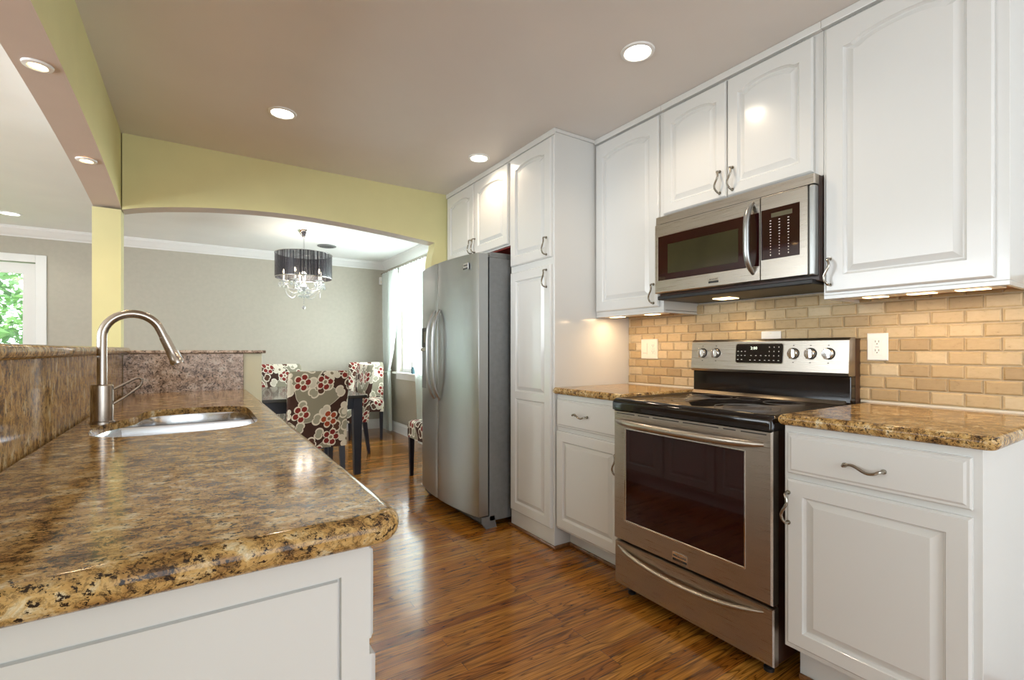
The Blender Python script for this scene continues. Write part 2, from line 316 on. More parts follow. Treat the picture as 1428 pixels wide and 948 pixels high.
# ------------------------------------------------------------------ mesh helpers
def tag(o, label=None, cat=None, group=None, kind=None):
    for k, v in (('label', label), ('category', cat), ('group', group), ('kind', kind)):
        if v: o[k] = v
    return o
def thing(name, loc, label, cat, group=None, rz=0):
    o = bpy.data.objects.new(name, None); COL.objects.link(o); o.location = loc; o.rotation_euler = (0, 0, rz); o.empty_display_size = .1
    return tag(o, label, cat, group)
def wloc(o):
    v = Vector((0, 0, 0))
    while o: v = v + o.location; o = o.parent
    return v
def obj(name, bm, mat, parent=None, loc=None, smooth=False, local=False, recalc=True, bev=0, auto=35):
    """link bm (world coordinates unless local) as one object"""
    if recalc: bmesh.ops.recalc_face_normals(bm, faces=bm.faces)
    off = Vector((0, 0, 0))
    if parent is not None and not local: off = wloc(parent)
    elif parent is None and loc is not None and not local: off = Vector(loc)
    if off.length: bmesh.ops.translate(bm, verts=bm.verts, vec=-off)
    me = bpy.data.meshes.new(name); bm.to_mesh(me); bm.free()
    mats = mat if isinstance(mat, (list, tuple)) else [mat]
    for m in mats: me.materials.append(m)
    o = bpy.data.objects.new(name, me); COL.objects.link(o)
    if parent is not None: o.parent = parent
    elif loc is not None: o.location = loc
    if smooth:
        for p in me.polygons: p.use_smooth = True
        try: me.set_sharp_from_angle(angle=math.radians(auto))
        except Exception: pass
    if bev:
        b = o.modifiers.new('bevel', 'BEVEL'); b.width = bev; b.segments = 2; b.limit_method = 'ANGLE'; b.angle_limit = math.radians(40)
    return o
def B(): return bmesh.new()
def box(bm, x0, x1, y0, y1, z0, z1, mi=0):
    vs = [bm.verts.new((x, y, z)) for x in (x0, x1) for y in (y0, y1) for z in (z0, z1)]
    for f in ((0, 1, 3, 2), (4, 6, 7, 5), (0, 4, 5, 1), (2, 3, 7, 6), (0, 2, 6, 4), (1, 5, 7, 3)):
        bm.faces.new([vs[i] for i in f]).material_index = mi
    return bm
def bx(*a, mi=0): return box(B(), *a, mi=mi)
def loops(bm, ls, cap0=True, cap1=True, closed=True, mi=0):
    rs = [[bm.verts.new(p) for p in l] for l in ls]
    n = len(rs[0])
    for a, b in zip(rs, rs[1:]):
        for i in range(n if closed else n-1):
            j = (i+1) % n
            try: bm.faces.new((a[i], a[j], b[j], b[i])).material_index = mi
            except ValueError: pass
    if cap0: bm.faces.new(rs[0]).material_index = mi
    if cap1: bm.faces.new(list(reversed(rs[-1]))).material_index = mi
    return bm
def lathe(bm, prof, c, seg=32, axis='Z', mi=0):
    """prof: list of (r, h); c centre"""
    ls = []
    for r, h in prof:
        r = max(r, 1e-5); l = []
        for k in range(seg):
            a = 2*PI*k/seg; p = (r*math.cos(a), r*math.sin(a), h)
            if axis == 'X': p = (p[2], p[0], p[1])
            if axis == 'Y': p = (p[0], p[2], p[1])
            l.append((c[0]+p[0], c[1]+p[1], c[2]+p[2]))
        ls.append(l)
    return loops(bm, ls, mi=mi)
def tube(bm, pts, r, seg=10, flat=1.0, cap=True, up=None):
    pts = [Vector(p) for p in pts]; n = len(pts); rs = r if isinstance(r, (list, tuple)) else [r]*n
    ls = []; prev = None
    for i, p in enumerate(pts):
        t = (pts[min(i+1, n-1)]-pts[max(i-1, 0)]).normalized()
        if prev is None:
            a = Vector(up) if up else (Vector((0, 0, 1)) if abs(t.z) < .9 else Vector((1, 0, 0)))
            nrm = (a-t*a.dot(t)).normalized()
        else: nrm = (prev-t*prev.dot(t)).normalized()
        prev = nrm; bn = t.cross(nrm)
        ls.append([p+nrm*math.cos(2*PI*k/seg)*rs[i]*flat+bn*math.sin(2*PI*k/seg)*rs[i] for k in range(seg)])
    return loops(bm, ls, cap, cap)
def smoothpts(pts, n=8):
    P = [Vector(p) for p in pts]; out = []
    for i in range(len(P)-1):
        p0 = P[max(i-1, 0)]; p1 = P[i]; p2 = P[i+1]; p3 = P[min(i+2, len(P)-1)]
        for k in range(n):
            t = k/n
            out.append(0.5*((2*p1)+(-p0+p2)*t+(2*p0-5*p1+4*p2-p3)*t*t+(-p0+3*p1-3*p2+p3)*t**3))
    out.append(P[-1]); return out
def prism(bm, poly, axis, a, b, mi=0):
    """poly of 2D points; axis 'X': (y,z), 'Y': (x,z), 'Z': (x,y)"""
    def P(p, t): return {'X': (t, p[0], p[1]), 'Y': (p[0], t, p[1]), 'Z': (p[0], p[1], t)}[axis]
    return loops(bm, [[P(p, a) for p in poly], [P(p, b) for p in poly]], mi=mi)
def roundrect(x0, x1, y0, y1, r, n=6, tight=False):
    if not isinstance(r, (list, tuple)): r = [r]*4   # corners (x1,y1),(x0,y1),(x0,y0),(x1,y0)
    out = []
    for (cx, cy, a0, rr) in ((x1-r[0], y1-r[0], 0, r[0]), (x0+r[1], y1-r[1], 90, r[1]), (x0+r[2], y0+r[2], 180, r[2]), (x1-r[3], y0+r[3], 270, r[3])):
        if rr < .02 and n < 7 and tight: out.append((cx+rr*(1 if a0 in (0, 270) else -1), cy+rr*(1 if a0 in (0, 90) else -1))); continue
        for k in range(n+1):
            a = math.radians(a0+90*k/n); out.append((cx+rr*math.cos(a), cy+rr*math.sin(a)))
    return out
def struct(name, bm, mat, **k): return tag(obj(name, bm, mat, **k), kind='structure')

class FR:
    """a flat frame on a wall: origin, u (right as seen), z up, n towards the viewer"""
    def __init__(s, o, face):
        s.o = Vector(o)
        s.u, s.n = {'W': (Vector((0, -1, 0)), Vector((-1, 0, 0))), 'E': (Vector((0, 1, 0)), Vector((1, 0, 0))), 'S': (Vector((1, 0, 0)), Vector((0, -1, 0)))}[face]
    def __call__(s, u, v, n=0): return s.o+s.u*u+Vector((0, 0, v))+s.n*n

# ------------------------------------------------------------------ room shell
XW = 2.358; CH = 2.44; YA = 3.65; YA2 = 3.78; YF = 7.05; XL = -4.5; YB = -2.7
def slab(name, a, mat): return struct(name, bx(*a), mat)
slab('floor', (XL, XW+.12, YB, YF+.12, -0.1, 0), M['floor'])
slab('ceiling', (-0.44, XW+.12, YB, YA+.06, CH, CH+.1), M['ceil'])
c2 = bx(XL, -0.44, YB, YA+.06, CH, CH+.1); box(c2, XL, XW+.12, YA+.06, YF+.12, CH, CH+.1)
struct('ceiling.001', c2, M['ceil2'])
# right wall: kitchen part plain, dining part with the window opening
WY0, WY1, WZ0, WZ1 = 4.75, 6.48, 0.85, 2.16
bm = B(); box(bm, XW, XW+.12, YB, YA+.06, 0, CH)
struct('wall_right', bm, M['white'])
bm = B(); box(bm, XW, XW+.12, YA+.06, WY0, 0, CH); box(bm, XW, XW+.12, WY1, YF+.12, 0, CH)
box(bm, XW, XW+.12, WY0, WY1, 0, WZ0); box(bm, XW, XW+.12, WY0, WY1, WZ1, CH)
struct('wall_right.001', bm, M['taupe'])
# far wall with patio door opening
DX0, DX1, DZ = -3.25, -1.43, 2.08
bm = B(); box(bm, XL, DX0, YF, YF+.12, 0, CH); box(bm, DX1, XW+.12, YF, YF+.12, 0, CH); box(bm, DX0, DX1, YF, YF+.12, DZ, CH)
struct('wall_far', bm, M['taupe'])
slab('wall_left', (XL-.12, XL, YB, YF+.12, 0, CH), M['taupe'])
slab('wall_back', (XL, XW+.12, YB-.12, YB, 0, CH), M['taupe'])
# arched wall between kitchen and dining room
arch = [(-0.37, 1.985), (-0.33, 1.998), (-0.269, 2.013), (-0.16, 2.034), (-0.054, 2.05), (0.06, 2.065), (0.179, 2.077), (0.30, 2.087), (0.433, 2.094), (0.57, 2.097), (0.71, 2.096), (0.86, 2.091), (1.014, 2.083), (1.12, 2.076), (1.233, 2.068), (1.35, 2.058), (1.468, 2.047), (1.55, 2.039), (1.632, 2.031)]
jam = [(1.628, 1.99), (1.617, 1.95), (1.606, 1.91), (1.600, 1.86), (1.598, 1.80)]
bm = B()
for y in (YA, YA2):
    pass
def archwall(bm, pts, y0, y1, ztop):
    for (xa, za), (xb, zb) in zip(pts, pts[1:]):
        prism(bm, [(xa, za), (xb, zb), (xb, ztop), (xa, ztop)], 'Y', y0, y1)
archwall(bm, arch, YA, YA2, CH)
# pier between the opening and the right wall, with the little curved shoulder
prism(bm, [(1.632, CH), (1.632, 2.031)]+jam+[(1.598, 0), (XW, 0), (XW, CH)], 'Y', YA, YA2)
bmesh.ops.remove_doubles(bm, verts=bm.verts, dist=1e-5)
ydel = [f for f in bm.faces if all(abs(v.co.x-f.verts[0].co.x) < 1e-5 for v in f.verts) and -0.36 < f.verts[0].co.x < 1.6321 and max(v.co.z for v in f.verts) > 2.3]
bmesh.ops.delete(bm, geom=ydel, context='FACES_ONLY')
for f in bm.faces:
    c = f.calc_center_median(); f.normal_update()
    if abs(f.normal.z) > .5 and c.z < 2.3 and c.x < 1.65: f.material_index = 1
    if c.y > YA2-1e-4: f.material_index = 2
    if abs(f.normal.x) > .6 and c.x > 1.59 and c.x < 1.64: f.material_index = 0
struct('wall_arch', bm, [M['yellow'], M['soffit'], M['taupe']], recalc=True)
# header over the bar: beam with an arched underside, running towards the camera
HX0, HX1 = -0.506, -0.375
HY0 = 0.33
def hz(y): return 2.098-0.036*(y-2.0)**2
ys = [HY0+(YA2-HY0)*k/28 for k in range(29)]
bm = B()
for ya, yb in zip(ys, ys[1:]):
    prism(bm, [(ya, hz(ya)), (yb, hz(yb)), (yb, CH), (ya, CH)], 'X', HX0, HX1)
bmesh.ops.remove_doubles(bm, verts=bm.verts, dist=1e-5)
dl = [f for f in bm.faces if all(abs(v.co.y-f.verts[0].co.y) < 1e-5 for v in f.verts) and HY0+.01 < f.verts[0].co.y < YA2-.01]
bmesh.ops.delete(bm, geom=dl, context='FACES_ONLY')
for f in bm.faces:
    f.normal_update(); c = f.calc_center_median()
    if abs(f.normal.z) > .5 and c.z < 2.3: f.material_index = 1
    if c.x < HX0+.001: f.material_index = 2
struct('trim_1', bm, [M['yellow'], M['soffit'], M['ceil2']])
# columns at both ends of the header
bm = B(); box(bm, HX0, HX1, YA, YA2, 0, hz(YA2)); struct('trim_2', bm, M['yellow'])
bm = B(); box(bm, HX0, HX1, HY0-.13, HY0+.0, 0, CH); struct('trim_3', bm, M['yellow'])
# crown moulding
def crown_prof(s=0.10):
    return [(0, 0), (0.012, 0), (0.016, 0.012), (0.035, 0.028), (0.062, 0.058), (0.080, 0.076), (0.084, 0.090), (0.094, 0.092), (0.094, 0.102), (0, 0.102)]
CP = crown_prof()
bm = B(); prism(bm, [(YF-a, CH-.102+b) for a, b in CP], 'X', XL, XW-.0); struct('trim_4', bm, M['white'])
bm = B(); prism(bm, [(XW-a, CH-.102+b) for a, b in CP], 'Y', YA2, YF-.0); struct('trim_5', bm, M['white'])
# baseboards
def base(name, axis, a, b, pos, sign):
    pr = [(0, 0), (0.016, 0), (0.016, 0.11), (0.010, 0.125), (0.006, 0.14), (0, 0.14)]
    bm = B(); prism(bm, [(pos+sign*p, q) for p, q in pr], axis, a, b); return struct(name, bm, M['white'])
base('baseboard_far', 'X', DX1+.08, XW-.016, YF, -1)
base('baseboard_right', 'Y', YA2, YF, XW, -1)
base('baseboard_left', 'Y', YB, YF, XL, 1)
# backsplash: grout bed, tumbled tiles
bm = bx(XW-.008, XW, 0.30, 2.206, 0.93, 1.41); struct('wall_backsplash', bm, M['grout'])
bm = B()
ROW = 0.0509; Z0 = 1.3021-7*ROW; PW = 0.0985
for r in range(9):
    za = Z0+r*ROW+.0022; zb = za+ROW-.0044
    off = 0.419 if (r % 2 == 1) else 0.470
    k0 = int((0.30-off)/PW)-1
    for k in range(k0, 24):
        ya, yb = off+k*PW+.0022, off+(k+1)*PW-.0022
        ya = max(ya, 0.30); yb = min(yb, 2.204)
        if yb-ya < .012: continue
        e = .005; xf = XW-.008; j = random.uniform(-.001, .001)
        L = [[(xf, a, b) for a, b in ((ya, za), (yb, za), (yb, zb), (ya, zb))],
             [(xf-.004, a, b) for a, b in ((ya, za), (yb, za), (yb, zb), (ya, zb))],
             [(xf-.0075+j, a, b) for a, b in ((ya+e, za+e), (yb-e, za+e), (yb-e, zb-e), (ya+e, zb-e))]]
        loops(bm, L, cap0=False)
struct('wall_backsplash.001', bm, M['tile'])
for i, (a, b) in enumerate(((0.345, 0.895), (1.66, 2.205))):
    struct('trim_%d' % (6+i), bx(XW-.022, XW-.012, a, b, 0.938, 0.945), M['caulk'])
# wood shoe moulding along pantry and toe kicks
def shoe(bm, x0, x1, y0, y1): box(bm, x0, x1, y0, y1, 0, .02)
bm = B(); shoe(bm, 1.724, 1.738, 2.19, 2.69); shoe(bm, 1.738, 1.852, 2.192, 2.206)
shoe(bm, 1.838, 1.852, 1.665, 2.206); shoe(bm, 1.768, 1.782, 0.37, 0.868)
struct('trim_8', bm, M['shoe'], bev=.005)

# ------------------------------------------------------------------ patio door (far wall, left)
d = bpy.data.objects.new('door_1', None); COL.objects.link(d); d.location = ((DX0+DX1)/2, YF, 0); tag(d, kind='structure')
bm = B()
for a in ((DX0-.08, DX0), (DX1, DX1+.085)): box(bm, a[0], a[1], YF-.022, YF, 0, DZ+.08)
box(bm, DX0, DX1, YF-.022, YF, DZ, DZ+.08)
obj('casing', bm, M['white'], d, bev=.004)
bm = B()
for a, b in ((DX0+.005, -2.34), (-2.34, DX1-.005)):
    for (x0, x1, z0, z1) in ((a, a+.10, .02, DZ-.01), (b-.10, b, .02, DZ-.01), (a+.10, b-.10, DZ-.12, DZ-.01), (a+.10, b-.10, .02, .26)): box(bm, x0, x1, YF+.02, YF+.06, z0, z1)
obj('sash', bm, M['white'], d)
bm = B(); box(bm, DX0+.1, -2.44, YF+.038, YF+.042, .26, DZ-.12); box(bm, -2.24, DX1-.1, YF+.038, YF+.042, .26, DZ-.12)
obj('pane', bm, M['glass'], d)
bm = B(); tube(bm, [(-2.40, YF+.01, .95), (-2.40, YF+.01, 1.15)], .01); obj('door_handle', bm, M['nickel'], d)
# window of the dining room
wn = bpy.data.objects.new('window_1', None); COL.objects.link(wn); wn.location = (XW, (WY0+WY1)/2, WZ0); tag(wn, kind='structure')
bm = B()
for (y0, y1, z0, z1) in ((WY0-.07, WY0, WZ0, WZ1+.07), (WY1, WY1+.07, WZ0, WZ1+.07), (WY0, WY1, WZ1, WZ1+.07)): box(bm, XW-.018, XW, y0, y1, z0, z1)
obj('window_frame', bm, M['white'], wn, bev=.004)
bm = B(); box(bm, XW-.07, XW+.06, WY0-.09, WY1+.09, WZ0-.025, WZ0); box(bm, XW-.018, XW, WY0-.07, WY1+.07, WZ0-.10, WZ0-.025)
obj('window_sill', bm, M['white'], wn, bev=.004)
bm = B(); ym = (WY0+WY1)/2; zm = (WZ0+WZ1)/2
for (y0, y1, z0, z1) in ((WY0, WY0+.04, WZ0, WZ1), (WY1-.04, WY1, WZ0, WZ1), (ym-.02, ym+.02, WZ0, WZ1), (WY0+.04, ym-.02, WZ0, WZ0+.05), (ym+.02, WY1-.04, WZ0, WZ0+.05), (WY0+.04, ym-.02, WZ1-.04, WZ1), (ym+.02, WY1-.04, WZ1-.04, WZ1), (WY0+.04, ym-.02, zm-.02, zm+.02), (ym+.02, WY1-.04, zm-.02, zm+.02)): box(bm, XW+.05, XW+.08, y0, y1, z0, z1)
obj('sash', bm, M['white'], wn)
obj('pane', bx(XW+.063, XW+.067, WY0+.02, WY1-.02, WZ0+.02, WZ1-.02), M['glass'], wn)

# ------------------------------------------------------------------ cabinet building
def panel_loops(fr, u0, u1, v0, v1, n0, t, sL, sR, sB, sT, rise, edges=(1, 1, 1, 1), K=14):
    """edges = bevelled outer edges L,R,B,T. returns loops for one raised panel unit"""
    def topc(ua, ub, v, rs):
        pts = []
        for k in range(K+1):
            s = k/K
            if rs == 0: h = 0
            else:
                q = (s-0.5)*2; f = 0.86
                h = rs*(math.sqrt(max(0, 1-(q/f)**2*0.96)) - math.sqrt(.04)) if abs(q) < f else 0
            pts.append((ub+(ua-ub)*s, v+h))
        return pts
    def ring(ua, ub, va, vb, rs, n): return [fr(ua, va, n), fr(ub, va, n)]+[fr(a, b, n) for a, b in topc(ua, ub, vb, rs)]
    e = .006; eL, eR, eB, eT = [e*x for x in edges]
    sTT = sT+rise
    L = [ring(u0, u1, v0, v1, 0, n0), ring(u0, u1, v0, v1, 0, n0+t-.007), ring(u0+eL*.5, u1-eR*.5, v0+eB*.5, v1-eT*.5, 0, n0+t-.003),
         ring(u0+eL, u1-eR, v0+eB, v1-eT, 0, n0+t)]
    a, b, c, dd = u0+sL, u1-sR, v0+sB, v1-sTT
    for ins, dn in ((0, 0), (.003, -.005), (.009, -.011), (.012, -.011), (.034, -.001), (.036, -.001)):
        L.append(ring(a+ins, b-ins, c+ins, dd-ins*.8, rise*(1-ins*2), n0+t+dn))
    return L
def door(name, fr, u0, u1, v0, v1, parent, rise=0, stile=.058, t=.02, units=None, n0=0):
    bm = B()
    if units:
        for i, (a, b) in enumerate(units):
            last = i == len(units)-1
            loops(bm, panel_loops(fr, u0, u1, a, b, n0, t, stile, stile, stile if i == 0 else .022, stile if last else .022, 0, (1, 1, i == 0, last)))
    else: loops(bm, panel_loops(fr, u0, u1, v0, v1, n0, t, stile, stile, stile, stile, rise))
    return obj(name, bm, M['cab'], parent)
def drawer(fr, u0, u1, v0, v1, parent, t=.02):
    bm = B(); e = .006; L = []
    for ins, n in ((0, 0), (0, t-.008), (.004, t-.004), (.010, t-.004), (.016, t)):
        L.append([fr(u0+ins, v0+ins, n), fr(u1-ins, v0+ins, n), fr(u1-ins, v1-ins, n), fr(u0+ins, v1-ins, n)])
    loops(bm, L); return obj('drawer', bm, M['cab'], parent)
def pull(fr, u, v, vertical, parent, n0=.02, flip=1, L=.100):
    """wavy bar pull; (u, v) is its centre"""
    pts = []
    def P(s, w, n): return fr(u+w, v+s, n0+n) if vertical else fr(u+s, v+w, n0+n)
    h = L/2
    pts = [P(-h, 0, 0), P(-h, 0, .014), P(-h+.004, 0, .024)]
    for k in range(1, 12):
        s = -1+2*k/12; pts.append(P(s*h*.95, flip*.0085*math.sin(PI*s), .026+.006*math.cos(PI*s/2)))
    pts += [P(h-.004, 0, .024), P(h, 0, .014), P(h, 0, 0)]
    bm = B(); tube(bm, smoothpts(pts, 3), .0046, 8)
    for s in (-h, h):
        a = P(s, 0, 0); b = P(s, 0, .004); tube(bm, [a, b], .0075, 10)
    return obj('handle', bm, M['pull'], parent, smooth=True)
FX = 2.062  # upper carcass face
frU = FR((FX, 0, 0), 'W')          # u = -y
# --- tall pantry
PX = 1.738
p = thing('pantry_cabinet', (2.04, 2.436, 0), 'tall white pantry cabinet between the fridge and the counter', 'cabinet')
bm = bx(PX, XW, 2.207, 2.667, 0.0, CH-.002); obj('body', bm, M['cab'], p, bev=.002)
frP = FR((PX, 0, 0), 'W')
dd = door('door', frP, -2.650, -2.222, 1.698, 2.395, p, rise=.026); pull(frP, -2.258, 1.765, True, dd)
dd = door('door', frP, -2.650, -2.222, 0.115, 1.655, p, units=[(0.115, .866), (.866, 1.655)]); pull(frP, -2.258, 1.575, True, dd)
bm = B(); box(bm, PX-.012, PX, 2.195, 2.667, 2.405, CH-.001); box(bm, PX, XW, 2.195, 2.207, 2.42, CH-.001); obj('top_trim', bm, M['cab'], p, bev=.002)
# --- cabinet over fridge
p = thing('fridge_top_cabinet', (2.04, 3.155, 1.845), 'short white wall cabinet with two doors above the refrigerator', 'cabinet')
obj('body', bx(PX+.004, XW, 2.668, YA-.002, 1.849, CH-.002), M['cab'], p, bev=.002)
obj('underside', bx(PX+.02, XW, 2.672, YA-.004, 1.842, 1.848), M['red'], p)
dd = door('door', frP, -3.155, -2.69, 1.858, 2.395, p, rise=.032, n0=-.004); pull(frP, -3.135, 1.925, True, dd, n0=.016)
dd = door('door', frP, -3.61, -3.165, 1.858, 2.395, p, rise=.032, n0=-.004); pull(frP, -3.19, 1.925, True, dd, n0=.016)
obj('top_trim', bx(PX-.008, PX+.004, 2.668, YA-.002, 2.405, CH-.001), M['cab'], p, bev=.002)
# --- upper cabinets
p = thing('wall_cabinet', (2.2, 1.945, 1.353), 'tall white wall cabinet beside the pantry, left of the microwave', 'cabinet', 'white wall cabinets over the counter')
bm = B(); box(bm, FX, XW, 1.692, 2.205, 1.368, CH-.002); box(bm, FX, FX+.018, 1.692, 2.205, 1.353, 1.368); box(bm, FX+.018, XW, 1.692, 1.705, 1.353, 1.366); obj('body', bm, M['cab'], p, bev=.0015)
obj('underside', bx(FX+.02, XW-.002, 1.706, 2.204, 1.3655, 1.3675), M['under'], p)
dd = door('door', frU, -2.19, -1.712, 1.385, 2.40, p, rise=.030); pull(frU, -1.742, 1.455, True, dd)
obj('top_trim', bx(FX-.024, FX, 1.692, 2.194, 2.408, CH-.001), M['cab'], p, bev=.002)
p = thing('wall_cabinet', (2.2, 1.30, 1.84), 'short white wall cabinet with two arched doors above the microwave', 'cabinet', 'white wall cabinets over the counter')
obj('body', bx(FX, XW, 0.916, 1.691, 1.842, CH-.002), M['cab'], p, bev=.0015)
dd = door('door', frU, -1.682, -1.322, 1.862, 2.40, p, rise=.030, stile=.05); pull(frU, -1.352, 1.935, True, dd)
dd = door('door', frU, -1.316, -0.948, 1.862, 2.40, p, rise=.030, stile=.05); pull(frU, -1.288, 1.935, True, dd)
obj('top_trim', bx(FX-.024, FX, 0.916, 1.691, 2.408, CH-.001), M['cab'], p, bev=.002)
p = thing('wall_cabinet', (2.2, 0.655, 1.353), 'large white wall cabinet with one wide door, right of the microwave', 'cabinet', 'white wall cabinets over the counter')
bm = B(); box(bm, FX, XW, 0.397, 0.915, 1.368, CH-.002); box(bm, FX, FX+.018, 0.397, 0.915, 1.353, 1.368); box(bm, FX+.018, XW, 0.902, 0.915, 1.353, 1.366); box(bm, FX+.018, XW, 0.397, 0.41, 1.353, 1.368)
obj('body', bm, M['cab'], p, bev=.0015)
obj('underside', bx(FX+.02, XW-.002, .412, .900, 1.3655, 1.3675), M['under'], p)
dd = door('door', frU, -0.903, -0.428, 1.378, 2.40, p, rise=.036, stile=.062); pull(frU, -0.885, 1.455, True, dd)
obj('top_trim', bx(FX-.024, FX, 0.397, 0.915, 2.408, CH-.001), M['cab'], p, bev=.002)
# --- base cabinets
LX = 1.757
p = thing('base_cabinet', (2.05, 1.935, 0), 'white base cabinet between the pantry and the oven range', 'cabinet', 'white base cabinets along the wall')
bm = bx(LX, XW-.002, 1.668, 2.205, 0.12, 0.900); box(bm, 1.852, XW-.002, 1.668, 2.205, 0.0, 0.12); obj('body', bm, M['cab'], p, bev=.0015)
frL = FR((LX, 0, 0), 'W')
dr = drawer(frL, -2.192, -1.685, 0.715, 0.872, p); pull(frL, -1.975, 0.797, False, dr, flip=-1)
dd = door('door', frL, -2.192, -1.685, 0.135, 0.690, p, stile=.055); pull(frL, -1.705, 0.590, True, dd)
RX = 1.681
p = thing('base_cabinet', (2.02, 0.62, 0), 'white base cabinet at the right end, right of the oven range', 'cabinet', 'white base cabinets along the wall')
bm = bx(RX, XW-.002, 0.372, 0.868, 0.15, 0.900); box(bm, 1.782, XW-.002, 0.372, 0.868, 0.0, 0.15); obj('body', bm, M['cab'], p, bev=.0015)
frR = FR((RX, 0, 0), 'W')
dr = drawer(frR, -0.853, -0.390, 0.742, 0.878, p); pull(frR, -0.628, 0.803, False, dr, flip=-1)
dd = door('door', frR, -0.853, -0.390, 0.172, 0.722, p, stile=.05); pull(frR, -0.846, 0.628, True, dd)
# --- counters
def counter(name, poly, z1, th, holes, mat, label, cat, group=None, nose=.012, flat=.0):
    """poly ccw; bullnose profile all round (thin slab look)"""
    def inset(P, d):
        n = len(P); out = []
        for i in range(n):
            a, b, c = Vector(P[i-1]), Vector(P[i]), Vector(P[(i+1) % n])
            e1 = (b-a).normalized(); e2 = (c-b).normalized()
            n1 = Vector((-e1.y, e1.x)); n2 = Vector((-e2.y, e2.x)); m = (n1+n2)
            if m.length < 1e-6: m = n1
            m = m/ (m.length**2/2) if m.length > .3 else m
            out.append(tuple(b+m*d))
        return out
    bm = B(); ls = []
    prof = [(nose+.003, 0), (nose+.0005, 0)]+[(nose*(1-math.sin(a)), th/2*(1-math.cos(a))) for a in [PI*k/10 for k in range(1, 10)]]+[(nose, th), (nose+.003, th)]
    for ins, dz in prof:
        ls.append([(x, y, z1-dz) for x, y in inset(poly, ins)])
    loops(bm, ls, cap0=False, cap1=False)
    for z, rev in ((z1, 0), (z1-th, 1)):
        outer = inset(poly, nose+.003)
        rings = [[Vector((x, y, 0)) for x, y in outer]]+[[Vector((x, y, 0)) for x, y in h] for h in holes]
        flatp = [v for r in rings for v in r]
        vs = [bm.verts.new((v.x, v.y, z)) for v in flatp]
        for t in geometry.tessellate_polygon(rings):
            try: bm.faces.new([vs[i] for i in t])
            except ValueError: pass
    for h in holes:
        loops(bm, [[(x, y, z1) for x, y in h], [(x, y, z1-th) for x, y in h]], cap0=False, cap1=False)
    bmesh.ops.remove_doubles(bm, verts=bm.verts, dist=1e-5)
    cx = sum(p[0] for p in poly)/len(poly); cy = sum(p[1] for p in poly)/len(poly)
    o = obj(name, bm, mat, None, loc=(cx, cy, z1-th), smooth=True, auto=50)
    return tag(o, label, cat, group)
ZC = .939; TC = .038
counter('countertop', roundrect(1.725, XW-.013, 1.667, 2.206, [.002, .002, .004, .004], 2, True), ZC, TC, [], M['granite'], 'small speckled brown granite countertop between the pantry and the range', 'countertop', nose=.014)
counter('countertop', roundrect(1.652, XW-.013, 0.338, 0.876, [.004, .004, .03, .045], 6, True), ZC, TC, [], M['granite'], 'speckled golden granite countertop at the right end, right of the range', 'countertop', nose=.016)

# ------------------------------------------------------------------ peninsula
ZB = 1.145
p = thing('peninsula_cabinet', (-0.06, 1.85, 0), 'white peninsula cabinet run under the sink countertop', 'cabinet')
bm = B()
for q in ((.172, .192, .652, 3.018, .10, .898), (-.32, -.30, .652, 3.018, .10, .898), (-.30, .172, .652, .672, .10, .898), (-.30, .172, 2.998, 3.018, .10, .898), (-.30, .172, .672, 2.998, .10, .12), (-.32, .13, .70, 3.018, 0, .10)): box(bm, *q)
obj('body', bm, M['cab'], p, bev=.0015)
# end panel with a recessed flat field
frE = FR((0, 0.652, 0), 'S')
bm = B(); L = []
u0, u1, v0, v1 = -0.32, 0.192, 0.0, 0.898
for ins, n in ((0, 0), (0, .012), (.048, .012), (.0495, .006), (.053, .006), (.0545, .012)):
    L.append([frE(u0+ins*.3, v0+ins*1.5, n), frE(u1-ins*.75, v0+ins*1.5, n), frE(u1-ins*.75, v1-ins*.75, n), frE(u0+ins*.3, v1-ins*.75, n)])
loops(bm, L); obj('end_panel', bm, M['cab'], p)
frS = FR((0.192, 0, 0), 'E')
ycur = [0.665, 1.10, 1.54, 2.10, 2.56, 3.0]
for i, (a, b) in enumerate(zip(ycur, ycur[1:])):
    dr = drawer(frS, a+.008, b-.008, .752, .878, p)
    if i not in (2,): pull(frS, (a+b)/2, .815, False, dr)
    dd = door('door', frS, a+.008, b-.008, .125, .730, p); pull(frS, b-.03 if i % 2 == 0 else a+.03, .64, True, dd)
hole = [(-.240, 1.70), (-.232, 1.62), (-.205, 1.565), (-.165, 1.535), (-.10, 1.522), (.03, 1.532), (.10, 1.562), (.14, 1.61), (.157, 1.68), (.160, 1.80), (.160, 2.00), (.152, 2.08), (.125, 2.135), (.07, 2.158), (0, 2.165), (-.09, 2.155), (-.135, 2.125), (-.155, 2.07), (-.162, 1.99), (-.172, 1.935), (-.196, 1.885), (-.218, 1.835), (-.234, 1.77)]
hs = smoothpts([(x, y, 0) for x, y in hole+hole[:1]], 3)[:-1]
hole_s = [(v.x, v.y) for v in hs]
pen = roundrect(-0.303, 0.236, 0.612, 3.02, [.004, .004, .004, .045], 6, True)
counter('countertop', pen, ZC, .040, [hole_s], M['granite'], 'long golden brown granite countertop of the peninsula with the sink cut into it', 'countertop', nose=.019)
